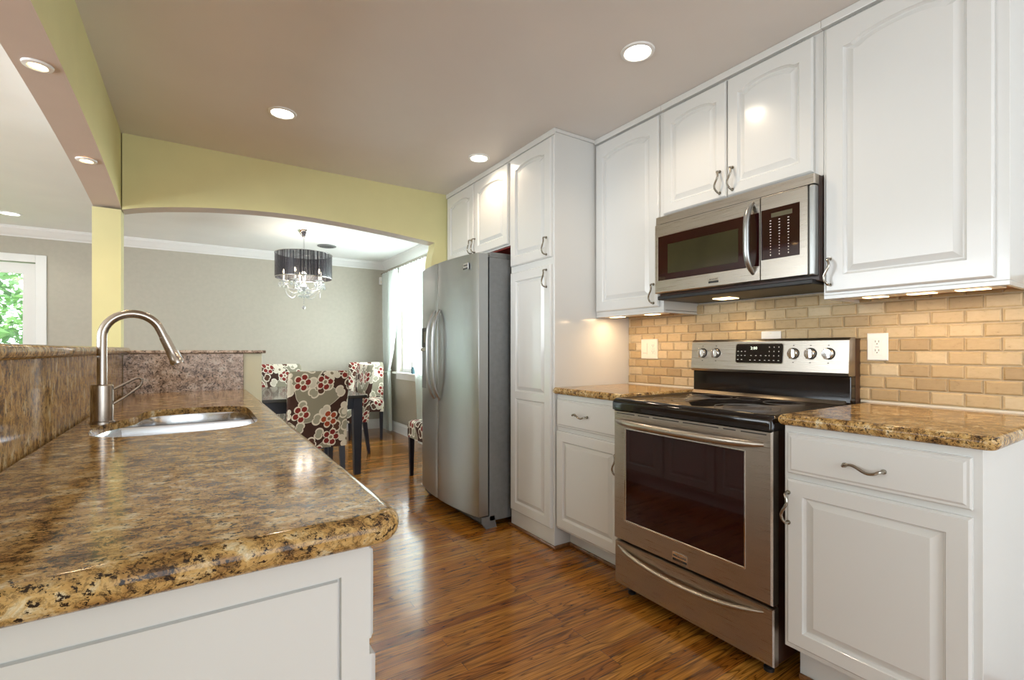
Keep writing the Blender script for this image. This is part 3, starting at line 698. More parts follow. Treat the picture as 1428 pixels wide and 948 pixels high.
# sink, two bowls
p = thing('sink', (-.03, 1.85, .72), 'double bowl stainless undermount sink set in the peninsula countertop', 'sink')
def bowl(y0, y1, depth):
    pl = [q for q in hole_s]
    c = Vector((-.03, (y0+y1)/2))
    pts = []
    for x, y in pl:
        yy = min(max(y+(-.0012 if y > 1.85 else .0012), y0), y1); pts.append((x+(-.0012 if x > 0 else .0012), yy))
    ls = []
    for s, z in ((1.0, .9165), (.985, .910), (.97, .88), (.95, .76), (.90, .725), (.78, .715), (.12, .710)):
        ls.append([(c.x+(a-c.x)*s if s <= 1 else a+(.012 if a > 0 else -.012), c.y+(b-c.y)*s if s <= 1 else b, z-(0 if z > .89 else 0)) for a, b in pts])
    return ls
for nm, (a, b) in (('bowl', (1.516, 1.883)), ('bowl', (1.893, 2.171))):
    bm = B(); ls = bowl(a, b, .2); loops(bm, ls, cap0=False, cap1=True)
    bmesh.ops.remove_doubles(bm, verts=bm.verts, dist=1e-5)
    o = obj(nm, bm, M['sink'], p, smooth=True, recalc=False)
    bm = B(); lathe(bm, [(0, .001), (.036, .001), (.042, .004), (.042, .0), (0, 0)], (-.03, (a+b)/2, .711), 20); obj('drain', bm, M['chrome'], o, smooth=True)
# faucet
fxp, fyp = -.236, 1.868
p = thing('faucet', (fxp, fyp, ZC), 'tall brushed nickel gooseneck faucet standing behind the sink', 'faucet')
bm = B(); lathe(bm, [(0, 0), (.031, 0), (.031, .004), (.0275, .006), (.0275, .110), (.025, .113), (.012, .114), (0, .114)], (fxp, fyp, ZC), 36); obj('base', bm, M['nickel'], p, smooth=True)
zt = 1.273-.012
sp = [(fxp, fyp, ZC+.112)]
sp += [(fxp, fyp, 1.05+.05*k) for k in range(1, 3)]
R_ = .072; cz = zt-R_+.005
for k in range(0, 15):
    a = PI-(PI-math.radians(20))*k/14
    sp.append((fxp+R_+R_*math.cos(a), fyp+.015*(k/14), cz+R_*math.sin(a)))
spv = [Vector(q) for q in sp]
ex = spv[-1]; dirn = Vector((.42, .02, -1)).normalized()
spv.append(ex+dirn*.02)
bm = B(); tube(bm, spv, .0125, 16); obj('spout', bm, M['nickel'], p, smooth=True)
h0 = spv[-1]; bm = B()
tube(bm, [h0, h0+dirn*.003, h0+dirn*.004, h0+dirn*.05, h0+dirn*.078, h0+dirn*.082, h0+dirn*.094], [.0128, .0128, .0138, .0150, .0165, .0185, .0185], 18)
sh = obj('spray_head', bm, M['nickel'], p, smooth=True)
bm = B(); tube(bm, [h0+dirn*.0935, h0+dirn*.097], [.0165, .0155], 16); obj('nozzle', bm, M['chrome'], sh, smooth=True)
bm = B(); q = h0+dirn*.055+Vector((.015, 0, .004)); tube(bm, [q, q+dirn*.03], .004, 8); obj('button', bm, M['chrome'], sh, smooth=True)
# loop lever
hc = Vector((fxp+.026, fyp, ZC+.098)); bm = B()
lp = [hc+Vector(v) for v in ((0, 0, 0), (.022, .006, .012), (.045, .012, .026), (.060, .016, .031), (.067, .018, .021), (.062, .017, .006), (.042, .011, -.012), (.020, .005, -.030), (0, 0, -.044))]
tube(bm, smoothpts(lp, 5), .0036, 8); obj('lever', bm, M['nickel'], p, smooth=True)
# half wall behind the sink: raised bar on the left, returning at the far end
bm = B(); box(bm, -0.52, -0.327, 0.33, 3.34, 0, ZB-.032); box(bm, -0.327, 0.306, 3.047, 3.34, 0, ZB-.009); struct('wall_half', bm, M['yellow'], bev=.002)
struct('trim_9', bx(0.2155, 0.306, 3.038, 3.0465, 0, ZB-.009), M['cream'], bev=.002)
bm = bx(-0.326, -0.3045, 0.612, 3.02, ZC-.04, ZB-.0095)
tag(obj('granite_backsplash', bm, M['granite_up'], None, loc=(-.315, 1.8, ZC), bev=.001), 'long upright polished granite panel under the raised bar, left of the sink', 'backsplash')
bm = bx(-0.3035, 0.214, 3.022, 3.045, ZC-.04, ZB-.010)
tag(obj('granite_backsplash', bm, M['granite_pink'], None, loc=(-.04, 3.03, ZC), bev=.001), 'short pinkish upright granite panel closing the far end of the sink counter', 'backsplash')
counter('bar_top', roundrect(-0.62, -0.272, 0.36, 3.01, .01, 3, True), ZB+.0215, .030, [], M['granite_up'], 'raised granite bar top running along the left of the sink counter', 'countertop', nose=.012)
counter('bar_top', roundrect(-0.62, 0.325, 3.014, 3.37, .01, 3, True), ZB+.008, .0165, [], M['granite_pink'], 'short raised granite ledge beyond the sink, across the far end', 'countertop', nose=.006)

# ------------------------------------------------------------------ text
def text(s, size, fr, u, v, n, mat, parent, name='lettering', ext=.0004, align='CENTER'):
    c = bpy.data.curves.new('t', 'FONT'); c.body = s; c.size = size; c.align_x = align; c.align_y = 'CENTER'; c.extrude = ext; c.resolution_u = 2
    t = bpy.data.objects.new('t', c); COL.objects.link(t)
    dg = bpy.context.evaluated_depsgraph_get(); me = bpy.data.meshes.new_from_object(t.evaluated_get(dg))
    bpy.data.objects.remove(t); bpy.data.curves.remove(c)
    o_ = fr(u, v, n); mt = Matrix.Identity(4)
    mt.col[0][:3] = fr.u; mt.col[1][:3] = (0, 0, 1); mt.col[2][:3] = fr.n; mt.col[3][:3] = o_-wloc(parent)
    me.transform(mt); me.materials.clear(); me.materials.append(mat)
    o = bpy.data.objects.new(name, me); COL.objects.link(o); o.parent = parent; return o
def fbox(bm, fr, u0, u1, v0, v1, n0, n1):
    a = fr(u0, v0, n0); b = fr(u1, v1, n1)
    return box(bm, min(a.x, b.x), max(a.x, b.x), min(a.y, b.y), max(a.y, b.y), min(a.z, b.z), max(a.z, b.z))

# ------------------------------------------------------------------ oven range
RY0, RY1 = 0.900, 1.655
p = thing('oven_range', (1.98, 1.28, 0), 'stainless steel electric oven range with black glass cooktop', 'oven')
bm = bx(1.70, 2.335, RY0+.004, RY1-.004, 0.05, 0.905); obj('body', bm, M['brownside'], p, bev=.003)
frD = FR((1.70, 0, 0), 'W')
def fy(y): return -y
# door: steel slab with window opening
dz0, dz1 = .268, .872
def ringrect(fr, u0, u1, v0, v1, n): return [fr(u0, v0, n), fr(u1, v0, n), fr(u1, v1, n), fr(u0, v1, n)]
U0, U1 = fy(RY1), fy(RY0)
bm = B()
W0, W1, WV0, WV1 = fy(1.581), fy(1.001), .366, .789
loops(bm, [ringrect(frD, U0, U1, dz0, dz1, 0), ringrect(frD, U0, U1, dz0, dz1, .034), ringrect(frD, U0+.006, U1-.006, dz0+.004, dz1-.004, .040), ringrect(frD, W0, W1, WV0, WV1, .040), ringrect(frD, W0+.003, W1-.003, WV0+.003, WV1-.003, .0375)])
dr_ = obj('oven_door', bm, M['steel_h'], p)
bm = B(); fbox(bm, frD, W0+.003, W1-.003, WV0+.003, WV1-.003, .036, .0385); obj('window_glass', bm, M['glass_dark'], dr_)
bm = B(); t_ = .0035
for (a, b, c, e) in ((W0-t_, W1+t_, WV0-t_, WV0), (W0-t_, W1+t_, WV1, WV1+t_), (W0-t_, W0, WV0, WV1), (W1, W1+t_, WV0, WV1)): fbox(bm, frD, a, b, c, e, .039, .042)
obj('window_trim', bm, M['chrome'], dr_)
bm = B()
for a, b in ((.02, .13), (.15, .215), (.235, .37), (.39, .55), (.57, .62), (.64, .735)): fbox(bm, frD, U0+a, U0+b, .857, .8615, .0385, .0408)
obj('vent_slots', bm, M['slot'], dr_)
def barhandle(fr, ua, ub, v, n0, depth, r, sag, parent, name='handle', mat=None, flat=1.25):
    pts = []
    K = 28
    for k in range(K+1):
        s = k/K; q = (s-.5)*2
        pts.append(fr(ua+(ub-ua)*s, v-sag*(1-q*q), n0+depth*(1-q**6)*(0.72+.28*(1-q*q))))
    rr = [r*(0.45+.55*(1-((k/K-.5)*2)**8)) for k in range(K+1)]
    bm = B(); tube(bm, pts, rr, 12, flat=flat, up=(0, 0, 1)); return obj(name, bm, mat or M['steel_h'], parent, smooth=True)
barhandle(frD, U0+.012, U1-.03, .823, .040, .046, .0125, .004, dr_)
# badge
bm = B(); fbox(bm, frD, fy(1.315), fy(1.243), .283, .318, .040, .0425); bd = obj('badge', bm, M['chrome'], dr_)
bm = B(); fbox(bm, frD, fy(1.313), fy(1.245), .284, .294, .0425, .0430); obj('badge_band', bm, M['blackmat'], bd)
text('FRIGIDAIRE', .0125, frD, fy(1.279), .304, .0430, M['slot'], bd); text('ELECTROLUX', .006, frD, fy(1.279), .289, .0433, M['chrome'], bd)
# storage drawer
bm = B(); v0_, v1_ = .052, .255
L = []
for n, e in ((0, 0), (.026, 0), (.032, .004)): L.append(ringrect(frD, U0+e, U1-e, v0_+e, v1_-e, n))
loops(bm, L); dw = obj('storage_drawer', bm, M['steel_h'], p)
barhandle(frD, U0+.02, U1-.035, .232, .028, .028, .010, .040, dw, flat=1.0)
# feet
for fyy in (RY0+.05, RY1-.05):
    for fxx in (1.73, 2.28):
        bm = B(); lathe(bm, [(0, 0), (.018, 0), (.018, .012), (.008, .016), (.008, .055), (0, .055)], (fxx, fyy, 0), 16); obj('foot', bm, M['blackmat'], p, smooth=True)
# cooktop
bm = B(); x0c, x1c = 1.655, 2.29
prof = [(0, .874), (0, .905), (.004, .918), (.012, .926), (.024, .929), (.030, .9265)]
ls = []
for ins, z in prof: ls.append([(a, b, z) for a, b in roundrect(x0c+ins, x1c, RY0-.004+ins*.6, RY1+.004-ins*.6, [.004, .004, .02, .02], 5)])
loops(bm, ls); ct = obj('cooktop', bm, M['black'], p, smooth=True, auto=50)
def ring(bm, cx, cy, r, w, z=.9268):
    loops(bm, [[(cx+q*math.cos(2*PI*k/48), cy+q*math.sin(2*PI*k/48), z+dz) for k in range(48)] for q, dz in ((r, 0), (r, .0005), (r+w, .0005), (r+w, 0))], cap0=False, cap1=False)
for (cx, cy, rs) in ((1.84, 1.10, (.118, .085)), (1.83, 1.46, (.078,)), (2.12, 1.10, (.078,)), (2.11, 1.44, (.115, .09)), (2.15, 1.28, (.05,))):
    bm = B()
    for r in rs: ring(bm, cx, cy, r, .0022)
    obj('burner_ring', bm, M['burner'], ct)
# backguard: black riser, then slanted steel panel
bm = B(); prism(bm, [(2.262, .90), (2.255, .925), (2.262, .935), (2.262, 1.045), (2.335, 1.045), (2.335, .90)], 'Y', RY0, RY1); obj('riser', bm, M['black'], p, bev=.004)
bm = B(); prism(bm, [(2.245, .927), (2.262, .942), (2.262, .927)], 'Y', RY0+.02, RY1-.0); obj('riser_trim', bm, M['steel_h'], p)
bm = B(); prism(bm, [(2.243, 1.045), (2.238, 1.058), (2.250, 1.197), (2.262, 1.207), (2.300, 1.209), (2.315, 1.20), (2.315, 1.045)], 'Y', RY0, RY1); bgd = obj('control_panel', bm, M['steel_h'], p, bev=.002)
obj('backguard_shell', bx(2.300, 2.346, RY0-.001, RY1+.001, .93, 1.203), M['brownside'], p)
sl = math.atan2(.012, .139)
class FS(FR):
    def __call__(s, u, v, n=0): return Vector((2.238+(v-1.058)*math.tan(sl)-n, -u, v))
frG = FS((2.238, 0, 0), 'W')
bm = B(); fbox2 = roundrect(fy(1.396), fy(1.168), 1.093, 1.184, .010, 4)
loops(bm, [[frG(a, b, 0) for a, b in fbox2], [frG(a, b, .0028) for a, b in fbox2]]); dp = obj('display', bm, M['black'], bgd)
r2 = roundrect(fy(1.400), fy(1.164), 1.089, 1.188, .013, 4)
bm = B(); loops(bm, [[frG(a, b, 0) for a, b in r2], [frG(a, b, .0015) for a, b in r2]]); obj('display_bezel', bm, M['chrome'], bgd)
text('2:00', .020, frG, fy(1.305), 1.163, .0032, M['clock'], dp, ext=.0001)
bm = B()
for r in range(3):
    for c in range(3):
        u, v = fy(1.230)+c*.022, 1.168-r*.020; fbox(bm, frG, u-.0016, u+.0016, v-.0024, v+.0024, .0027, .0034)
for (u, v) in [(fy(1.385)+.018*i, 1.148) for i in range(3)]+[(fy(1.385)+.018*i, 1.128) for i in range(3)]+[(fy(1.318)+.024*i, 1.128) for i in range(4)]+[(fy(1.385)+.02*i, 1.108) for i in range(2)]+[(fy(1.322)+.024*i, 1.106) for i in range(4)]+[(fy(1.230)+.022*i, 1.106) for i in range(3)]:
    fbox(bm, frG, u-.0035, u+.0035, v-.0015, v+.0015, .0027, .0034)
obj('key_legends', bm, M['legend'], dp)
for ky in (1.586, 1.508, 1.122, 1.050, 0.978):
    c = frG(fy(ky), 1.139, 0); bm = B(); R1 = .0235
    lathe(bm, [(0, 0), (R1+.002, 0), (R1+.002, -.004), (0, -.004)], (c.x, c.y, c.z), 28, 'X')
    kb = obj('knob_skirt', bm, M['blackmat'], bgd, smooth=True)
    bm = B(); lathe(bm, [(0, -.004), (R1, -.004), (R1, -.012), (R1-.003, -.018), (0, -.018)], (c.x, c.y, c.z), 28, 'X')
    prism(bm, [(c.y-.007, c.z-R1+.001), (c.y+.007, c.z-R1+.001), (c.y+.005, c.z+R1-.001), (c.y-.005, c.z+R1-.001)], 'X', c.x-.030, c.x-.016)
    obj('knob', bm, M['chrome'], bgd, smooth=True, bev=.0015)
for ky in (1.586, 1.508, 1.122, 1.050, .978):
    for dv in (.036, -.040):
        bm = B(); u, v = fy(ky), 1.139+dv; fbox(bm, frG, u-.003, u+.003, v-.002, v+.002, -.0001, .0006)
        obj('knob_legend', bm, M['slot'], bgd)

# ------------------------------------------------------------------ microwave
MY0, MY1, MZ0, MZ1, MXF = .918, 1.688, 1.445, 1.838, 1.985
p = thing('microwave', (2.17, 1.30, 1.41), 'stainless steel over-the-range microwave hanging above the cooktop', 'microwave')
obj('body', bx(MXF+.045, 2.348, MY0-.001, MY1+.001, 1.425, MZ1), M['brownside'], p, bev=.002)
obj('bottom_tray', bx(MXF+.012, 2.33, MY0+.01, MY1-.01, 1.412, 1.432), M['blackmat'], p, bev=.004)
frM = FR((MXF+.045, 0, 0), 'W'); m0, m1 = fy(MY1), fy(MY0); split = fy(1.125)
bm = B(); L = []
for n, e in ((0, 0), (.030, 0), (.036, .004)): L.append(ringrect(frM, m0+e, m1-e, 1.800, MZ1, n))
loops(bm, L); gr = obj('vent_grille', bm, M['steel_h'], p)
bm = B(); fbox(bm, frM, m0+.03, m1-.06, 1.797, 1.8005, .02, .0362); obj('vent_slot', bm, M['slot'], gr)
bm = B(); w0, w1, wz0, wz1 = m0+.022, split-.006, 1.508, 1.735
loops(bm, [ringrect(frM, m0, split-.001, MZ0, 1.797, 0), ringrect(frM, m0, split-.001, MZ0, 1.797, .038), ringrect(frM, m0+.005, split-.004, MZ0+.005, 1.795, .045), ringrect(frM, w0, w1, wz0, wz1, .045), ringrect(frM, w0+.002, w1-.002, wz0+.002, wz1-.002, .0435)])
md = obj('microwave_door', bm, M['steel_h'], p)
bm = B(); fbox(bm, frM, w0+.002, w1-.002, wz0+.002, wz1-.002, .042, .0445); obj('window_glass', bm, M['glass_dark'], md)
M['mwin'] = plain('olive_mesh_window', (0.030, 0.026, 0.012), 0.10, noise=.2)
bm = B(); fbox(bm, frM, w0+.062, w1-.095, wz0+.032, wz1-.048, .044, .0449); obj('window_mesh', bm, M['mwin'], md)
# vertical bowed handle
pts = []
for k in range(21):
    s = k/20; q = (s-.5)*2
    pts.append(frM(split-.034+.0*q, 1.480+.300*s, .043+.052*(1-q**4)))
bm = B(); tube(bm, pts, [.013*(.6+.4*(1-((k/20-.5)*2)**6)) for k in range(21)], 12, flat=1.0); obj('handle', bm, M['steel_v'], md, smooth=True)
bm = B(); fbox(bm, frM, m0+.315, m0+.370, 1.462, 1.488, .0447, .0468); bd = obj('badge', bm, M['chrome'], md)
bm = B(); fbox(bm, frM, m0+.317, m0+.368, 1.4625, 1.4715, .0468, .0472); obj('badge_band', bm, M['blackmat'], bd)
text('FRIGIDAIRE', .0085, frM, m0+.3425, 1.4795, .0470, M['slot'], bd)
bm = B(); L = []
for n, e in ((0, 0), (.038, 0), (.045, .004)): L.append(ringrect(frM, split+.001, m1-.022, MZ0+e, 1.797-e, n))
loops(bm, L); mp_ = obj('control_panel', bm, M['steel_h'], p)
bm = B(); fbox(bm, frM, m1-.022, m1, MZ0, 1.797, 0, .036); obj('side_strip', bm, M['steel_v'], p, bev=.006)
bm = B(); fbox(bm, frM, split+.003, m1-.050, 1.530, 1.738, .0445, .0458); kp = obj('keypad', bm, M['glass_dark'], mp_)
bm = B(); fbox(bm, frM, split+.045, m1-.078, 1.700, 1.718, .0458, .0464); obj('lcd', bm, M['lcd'], kp)
bm = B()
for c in range(3):
    u = split+.042+c*.036
    for r in range(13):
        v = 1.688-r*.0118; w_ = .0026 if r > 5 else .0042; hh = .0017
        if r == 12: hh = .003
        fbox(bm, frM, u-w_*.7, u+w_*.7, v-hh, v+hh, .0458, .0463)
obj('key_legends', bm, M['legend'], kp)

# ------------------------------------------------------------------ refrigerator
FY0, FY1, FYS = 2.690, 3.610, 3.205
p = thing('refrigerator', (1.95, 3.15, 0), 'tall stainless side-by-side refrigerator beside the pantry cabinet', 'refrigerator')
obj('body', bx(1.585, 2.335, FY0, FY1, .045, 1.755), M['fridge_side'], p, bev=.003)
def fxc(y):
    q = (y-(FY0+FY1)/2)/((FY1-FY0)/2); return 1.452+.050*q*q
def fdoor(y0, y1, sideflat):
    ys_ = [y0+(y1-y0)*k/14 for k in range(15)]
    poly = [(fxc(y), y) for y in ys_]
    # rounded vertical edges
    poly[0] = (poly[0][0]+.004, poly[0][1]); poly[-1] = (poly[-1][0]+.004, poly[-1][1])
    poly = poly+[(1.575, y1), (1.575, y0)]
    bm = B(); prism(bm, poly, 'Z', .085, 1.778); return bm
d1 = obj('refrigerator_door', fdoor(FY0, FYS-.003, 0), M['steel_v'], p, smooth=True, auto=30, bev=.002)
d2 = obj('freezer_door', fdoor(FYS+.003, FY1, 0), M['steel_v'], p, smooth=True, auto=30, bev=.002)
for yy, dpar, sg in ((FYS-.05, d1, -1), (FYS+.05, d2, 1)):
    pts = []
    for k in range(25):
        s = k/24; q = (s-.5)*2
        pts.append((fxc(yy)-.004-.056*(1-q**4), yy-sg*.010*(1-q*q)*0, .80+.64*s))
    bm = B(); tube(bm, pts, [.0125*(.5+.5*(1-((k/24-.5)*2)**8)) for k in range(25)], 12, flat=1.3, up=(0, 1, 0)); obj('handle', bm, M['steel_v'], dpar, smooth=True)
# dispenser in the freezer door
bm = B(); xd = fxc(3.475)
box(bm, xd-.004, xd+.02, 3.395, 3.548, 1.175, 1.325); dsp = obj('dispenser', bm, M['blackmat'], d2, bev=.003)
bm = B(); box(bm, xd-.002, xd+.02, 3.40, 3.545, .86, 1.165); obj('dispenser_recess', bm, M['fridge_side'], d2, bev=.003)
bm = B(); box(bm, xd-.014, xd+.01, 3.40, 3.545, 1.145, 1.172); obj('dispenser_lip', bm, M['steel_h'], d2, bev=.004)
bm = B(); box(bm, xd-.0055, xd-.0035, 3.44, 3.50, 1.21, 1.295); box(bm, xd-.006, xd-.0035, 3.42, 3.43, 1.24, 1.26); obj('dispenser_panel', bm, M['lcd'], dsp)
# badge near the top of the right door
frF = FR((fxc(2.845)-.0, 0, 0), 'W')
bm = B(); fbox(bm, frF, fy(2.838), fy(2.772), 1.680, 1.722, -.004, .004); bd = obj('badge', bm, M['chrome'], d1, bev=.001)
bm = B(); fbox(bm, frF, fy(2.837), fy(2.773), 1.681, 1.691, .004, .0046); obj('badge_band', bm, M['blackmat'], bd)
text('FRIGIDAIRE', .0100, frF, fy(2.805), 1.706, .0044, M['slot'], bd)
bm = B(); box(bm, 1.53, 1.66, FY0+.01, FY0+.07, 1.756, 1.768); box(bm, 1.60, 1.80, FY0+.02, FY0+.10, 1.756, 1.795); obj('hinge_cover', bm, M['fridge_side'], p, bev=.005)
bm = B(); box(bm, 1.53, 1.66, FY1-.07, FY1-.01, 1.756, 1.768); box(bm, 1.60, 1.80, FY1-.10, FY1-.02, 1.756, 1.795); obj('hinge_cover', bm, M['fridge_side'], p, bev=.005)
bm = B(); prism(bm, [(1.545, .02), (1.525, .045), (1.53, .078), (1.60, .078), (1.60, .02)], 'Y', FY0+.01, FY1-.01); obj('toe_grille', bm, M['slot'], p)
bm = B(); prism(bm, [(1.56, .0), (1.53, .04), (1.53, .078), (1.62, .078), (1.64, .0)], 'Y', FY0, FY0+.03); obj('front_foot', bm, M['fridge_side'], p)
bm = B(); prism(bm, [(1.56, .0), (1.53, .04), (1.53, .078), (1.62, .078), (1.64, .0)], 'Y', FY1-.03, FY1); obj('front_foot', bm, M['fridge_side'], p)
for yy in (FY0+.04, FY1-.04): obj('rear_foot', bx(2.22, 2.30, yy-.03, yy+.03, 0, .045), M['blackmat'], p)

# ------------------------------------------------------------------ outlets
def outlet(y0, y1, z0, z1, gangs, label, mat):
    xs = XW-.0165
    p = thing('electrical_outlet', (xs, (y0+y1)/2, (z0+z1)/2), label, 'outlet')
    bm = B(); fr = FR((xs, 0, 0), 'W'); a, b = -y1, -y0
    loops(bm, [ringrect(fr, a, b, z0, z1, -.001), ringrect(fr, a, b, z0, z1, .003), ringrect(fr, a+.003, b-.003, z0+.003, z1-.003, .006)])
    obj('cover_plate', bm, mat, p)
    n = len(gangs); w = (b-a)/n
    for i, g in enumerate(gangs):
        c = a+w*(i+.5); zc = (z0+z1)/2
        bm = B(); fbox(bm, fr, c-.017, c+.017, zc-.034, zc+.034, .005, .0078)
        o = obj('receptacle' if g == 'o' else 'rocker_switch', bm, mat, p, bev=.001)
        bm = B()
        if g == 'o':
            for s in (1, -1):
                for dx in (-.006, .006): fbox(bm, fr, c+dx-.001, c+dx+.001, zc+s*.018, zc+s*.018+.008, .0077, .0082)
                fbox(bm, fr, c-.002, c+.002, zc+s*.018-.008, zc+s*.018-.004, .0077, .0082)
            fbox(bm, fr, c-.006, c+.006, zc-.002, zc-.0005, .0077, .0082)
        else: fbox(bm, fr, c-.014, c+.014, zc-.026, zc-.0245, .0077, .0082)
        obj('slots', bm, M['slot'], o)
        bm = B()
        for s in (1, -1): lathe(bm, [(0, 0), (.003, 0), (.003, -.001), (0, -.001)], (xs-.006, -c, zc+s*.049), 10, 'X')
        obj('screws', bm, mat, p)
outlet(.799, .872, 1.112, 1.224, 'o', 'white electrical outlet on the tiles right of the range', M['whiteplastic'])
outlet(1.963, 2.092, 1.100, 1.222, 'so', 'ivory double switch and outlet plate on the tiles left of the range', M['plate'])
p = thing('electrical_outlet', (XW-.016, 1.274, 1.23), 'blank ivory plate on the tiles partly hidden behind the range panel', 'outlet')
bm = bx(XW-.021, XW-.0165, 1.226, 1.322, 1.170, 1.246); obj('cover_plate', bm, M['whiteplastic'], p, bev=.002)
bm = B(); lathe(bm, [(0, 0), (.003, 0), (.003, -.001), (0, -.001)], (XW-.021, 1.274, 1.236), 10, 'X'); obj('screw', bm, M['plate'], p)

# ------------------------------------------------------------------ lamps
def spot(name, loc, power, col, blend=.6, size=150, r=.04, parent=None):
    d = bpy.data.lights.new(name, 'SPOT'); d.energy = power; d.color = col; d.spot_size = math.radians(size); d.spot_blend = blend; d.shadow_soft_size = r
    o = bpy.data.objects.new(name, d); COL.objects.link(o); o.location = loc
    if parent: o.parent = parent; o.location = Vector(loc)-wloc(parent)
    return o
def downlight(x, y, z, r, label, lens, group, power, col, tilt=0):
    p = thing('recessed_light', (x, y, z), label, 'ceiling light', group)
    bm = B(); lathe(bm, [(r, 0), (r+.014, 0), (r+.012, -.006), (r, -.008), (r-.004, -.004)], (x, y, z), 36); bmesh.ops.delete(bm, geom=[f for f in bm.faces if len(f.verts) > 4], context='FACES_ONLY')
    obj('trim_ring', bm, M['white'], p, smooth=True)
    bm = B(); lathe(bm, [(0, -.003), (r, -.003), (r, -.0005), (0, -.0005)], (x, y, z), 36); obj('lens', bm, lens, p)
    if power: spot('lamp_light', (x, y, z-.02), power, col, parent=p)
WARM = (1.0, .80, .58)
downlight(.388, 2.868, CH, .058, 'recessed ceiling light over the floor, in front of the arch', M['lens'], 'kitchen downlights', 9, WARM)
downlight(1.59, 1.443, CH, .058, 'recessed ceiling light in front of the microwave cabinet', M['lens'], 'kitchen downlights', 9, WARM)
downlight(1.58, 2.821, CH, .058, 'recessed ceiling light close to the pantry and fridge cabinets', M['lens'], 'kitchen downlights', 9, WARM)
downlight(-1.472, 6.38, CH, .07, 'recessed ceiling light in the living room at the far left', M['lens_cool'], 'living room downlights', 8, (1, .95, .85))
for yy, lb in ((2.19, 'small round light in the header underside, nearer one'), (3.03, 'small round light in the header underside, farther one by the column')):
    downlight(-.440, yy, hz(yy)-.0005, .027, lb, M['lens_warm'], 'header downlights', 5, (1, .72, .42))
# under cabinet strips
def undercab(y0, y1, x0, z, label, lens_spans, power):
    p = thing('under_cabinet_light', (x0+.04, (y0+y1)/2, z), label, 'light', 'under cabinet lights')
    obj('housing', bx(x0, x0+.075, y0, y1, z-.012, z), M['plate'], p, bev=.002)
    for a, b in lens_spans: obj('lens', bx(x0+.010, x0+.05, a, b, z-.0145, z-.0115), M['lens_uc'], p)
    for a, b in lens_spans:
        ad = bpy.data.lights.new('strip_light', 'AREA'); ad.shape = 'RECTANGLE'; ad.size = .04; ad.size_y = b-a; ad.energy = power; ad.color = (1, .68, .36)
        ao = bpy.data.objects.new('strip_light', ad); COL.objects.link(ao); ao.parent = p; ao.location = Vector((x0+.03, (a+b)/2, z-.016))-wloc(p)
undercab(.425, .86, 2.095, 1.365, 'warm light strip under the right wall cabinet', [(.455, .535), (.59, .665), (.73, .80)], .35)
undercab(1.74, 2.17, 2.095, 1.365, 'warm light strip under the wall cabinet beside the pantry', [(1.78, 1.86), (2.04, 2.13)], .6)
p = thing('microwave_light', (2.2, 1.42, 1.41), 'warm cooktop lamp in the underside of the microwave', 'light')
obj('lens', bx(2.16, 2.24, 1.38, 1.47, 1.408, 1.413), M['lens_uc'], p)
spot('lamp_light', (2.2, 1.42, 1.40), 1.5, (1, .72, .42), parent=p)

# ------------------------------------------------------------------ dining room
def part(name, bm, mat, parent, **k): return obj(name, bm, mat, parent, local=True, **k)
def make_chair():
    """parsons chair facing +Y, local origin at floor centre"""
    t = bpy.data.objects.new('dining_chair', None); COL.objects.link(t); t.empty_display_size = .1
    W = .46
    # backrest, slightly raked, rounded top
    def back(y0b, y1b):
        L = []
        for z, ins in ((.36, .0), (.38, 0), (.60, .002), (.80, .0), (.93, .0), (.965, .006), (.985, .022)):
            rake = -.0 - max(0, z-.45)*.14
            ya, yb = -.235+rake+ins*.6, -.235+.085+rake-ins*.6
            L.append([(a, b, z) for a, b in roundrect(-W/2+ins*.8, W/2-ins*.8, ya, yb, .02, 3)])
        bm = B(); loops(bm, L); return bm
    part('backrest', back(0, 0), M['floral'], t, smooth=True, auto=50)
    bm = B(); L = []
    for z, ins in ((.36, 0), (.47, 0), (.495, .006), (.508, .022), (.512, .05)):
        L.append([(a, b, z) for a, b in roundrect(-W/2+.004+ins, W/2-.004-ins, -.15, .25-ins, .03, 4)])
    loops(bm, L); part('seat', bm, M['floral'], t, smooth=True, auto=50)
    for sx in (-1, 1):
        bm = B(); loops(bm, [[(sx*.195+a*s, .215+b*s, z) for a, b in ((-.021, -.021), (.021, -.021), (.021, .021), (-.021, .021))] for z, s in ((0, .7), (.36, 1.05))]); part('leg', bm, M['darkwood'], t)
        bm = B(); loops(bm, [[(sx*.195+a*s, -.195-dy+b*s, z) for a, b in ((-.021, -.021), (.021, -.021), (.021, .021), (-.021, .021))] for z, s, dy in ((0, .7, .05), (.36, 1.05, 0))]); part('leg', bm, M['darkwood'], t)
    return t
def copy_tree(o, parent=None):
    c = o.copy(); COL.objects.link(c); c.parent = parent
    for ch in list(o.children):
        if ch != c: copy_tree(ch, c)
    return c
chair0 = make_chair()
spots = [((.822, 4.36), 0.0, 'floral dining chair seen from behind at the near end of the table'),
         ((.84, 6.10), PI, 'floral dining chair at the far end of the table, left of the others'),
         ((1.36, 5.56), PI/2+.0, 'floral dining chair tucked into the right side of the table'),
         ((1.88, 6.42), PI-.30, 'floral dining chair standing in the corner beside the curtain'),
         ((1.87, 4.03), PI/2, 'floral dining chair mostly hidden behind the refrigerator')]
for i, ((x, y), rz, lb) in enumerate(spots):
    o = chair0 if i == 0 else copy_tree(chair0)
    o.location = (x, y, 0); o.rotation_euler = (0, 0, rz); tag(o, lb, 'chair', 'floral dining chairs')
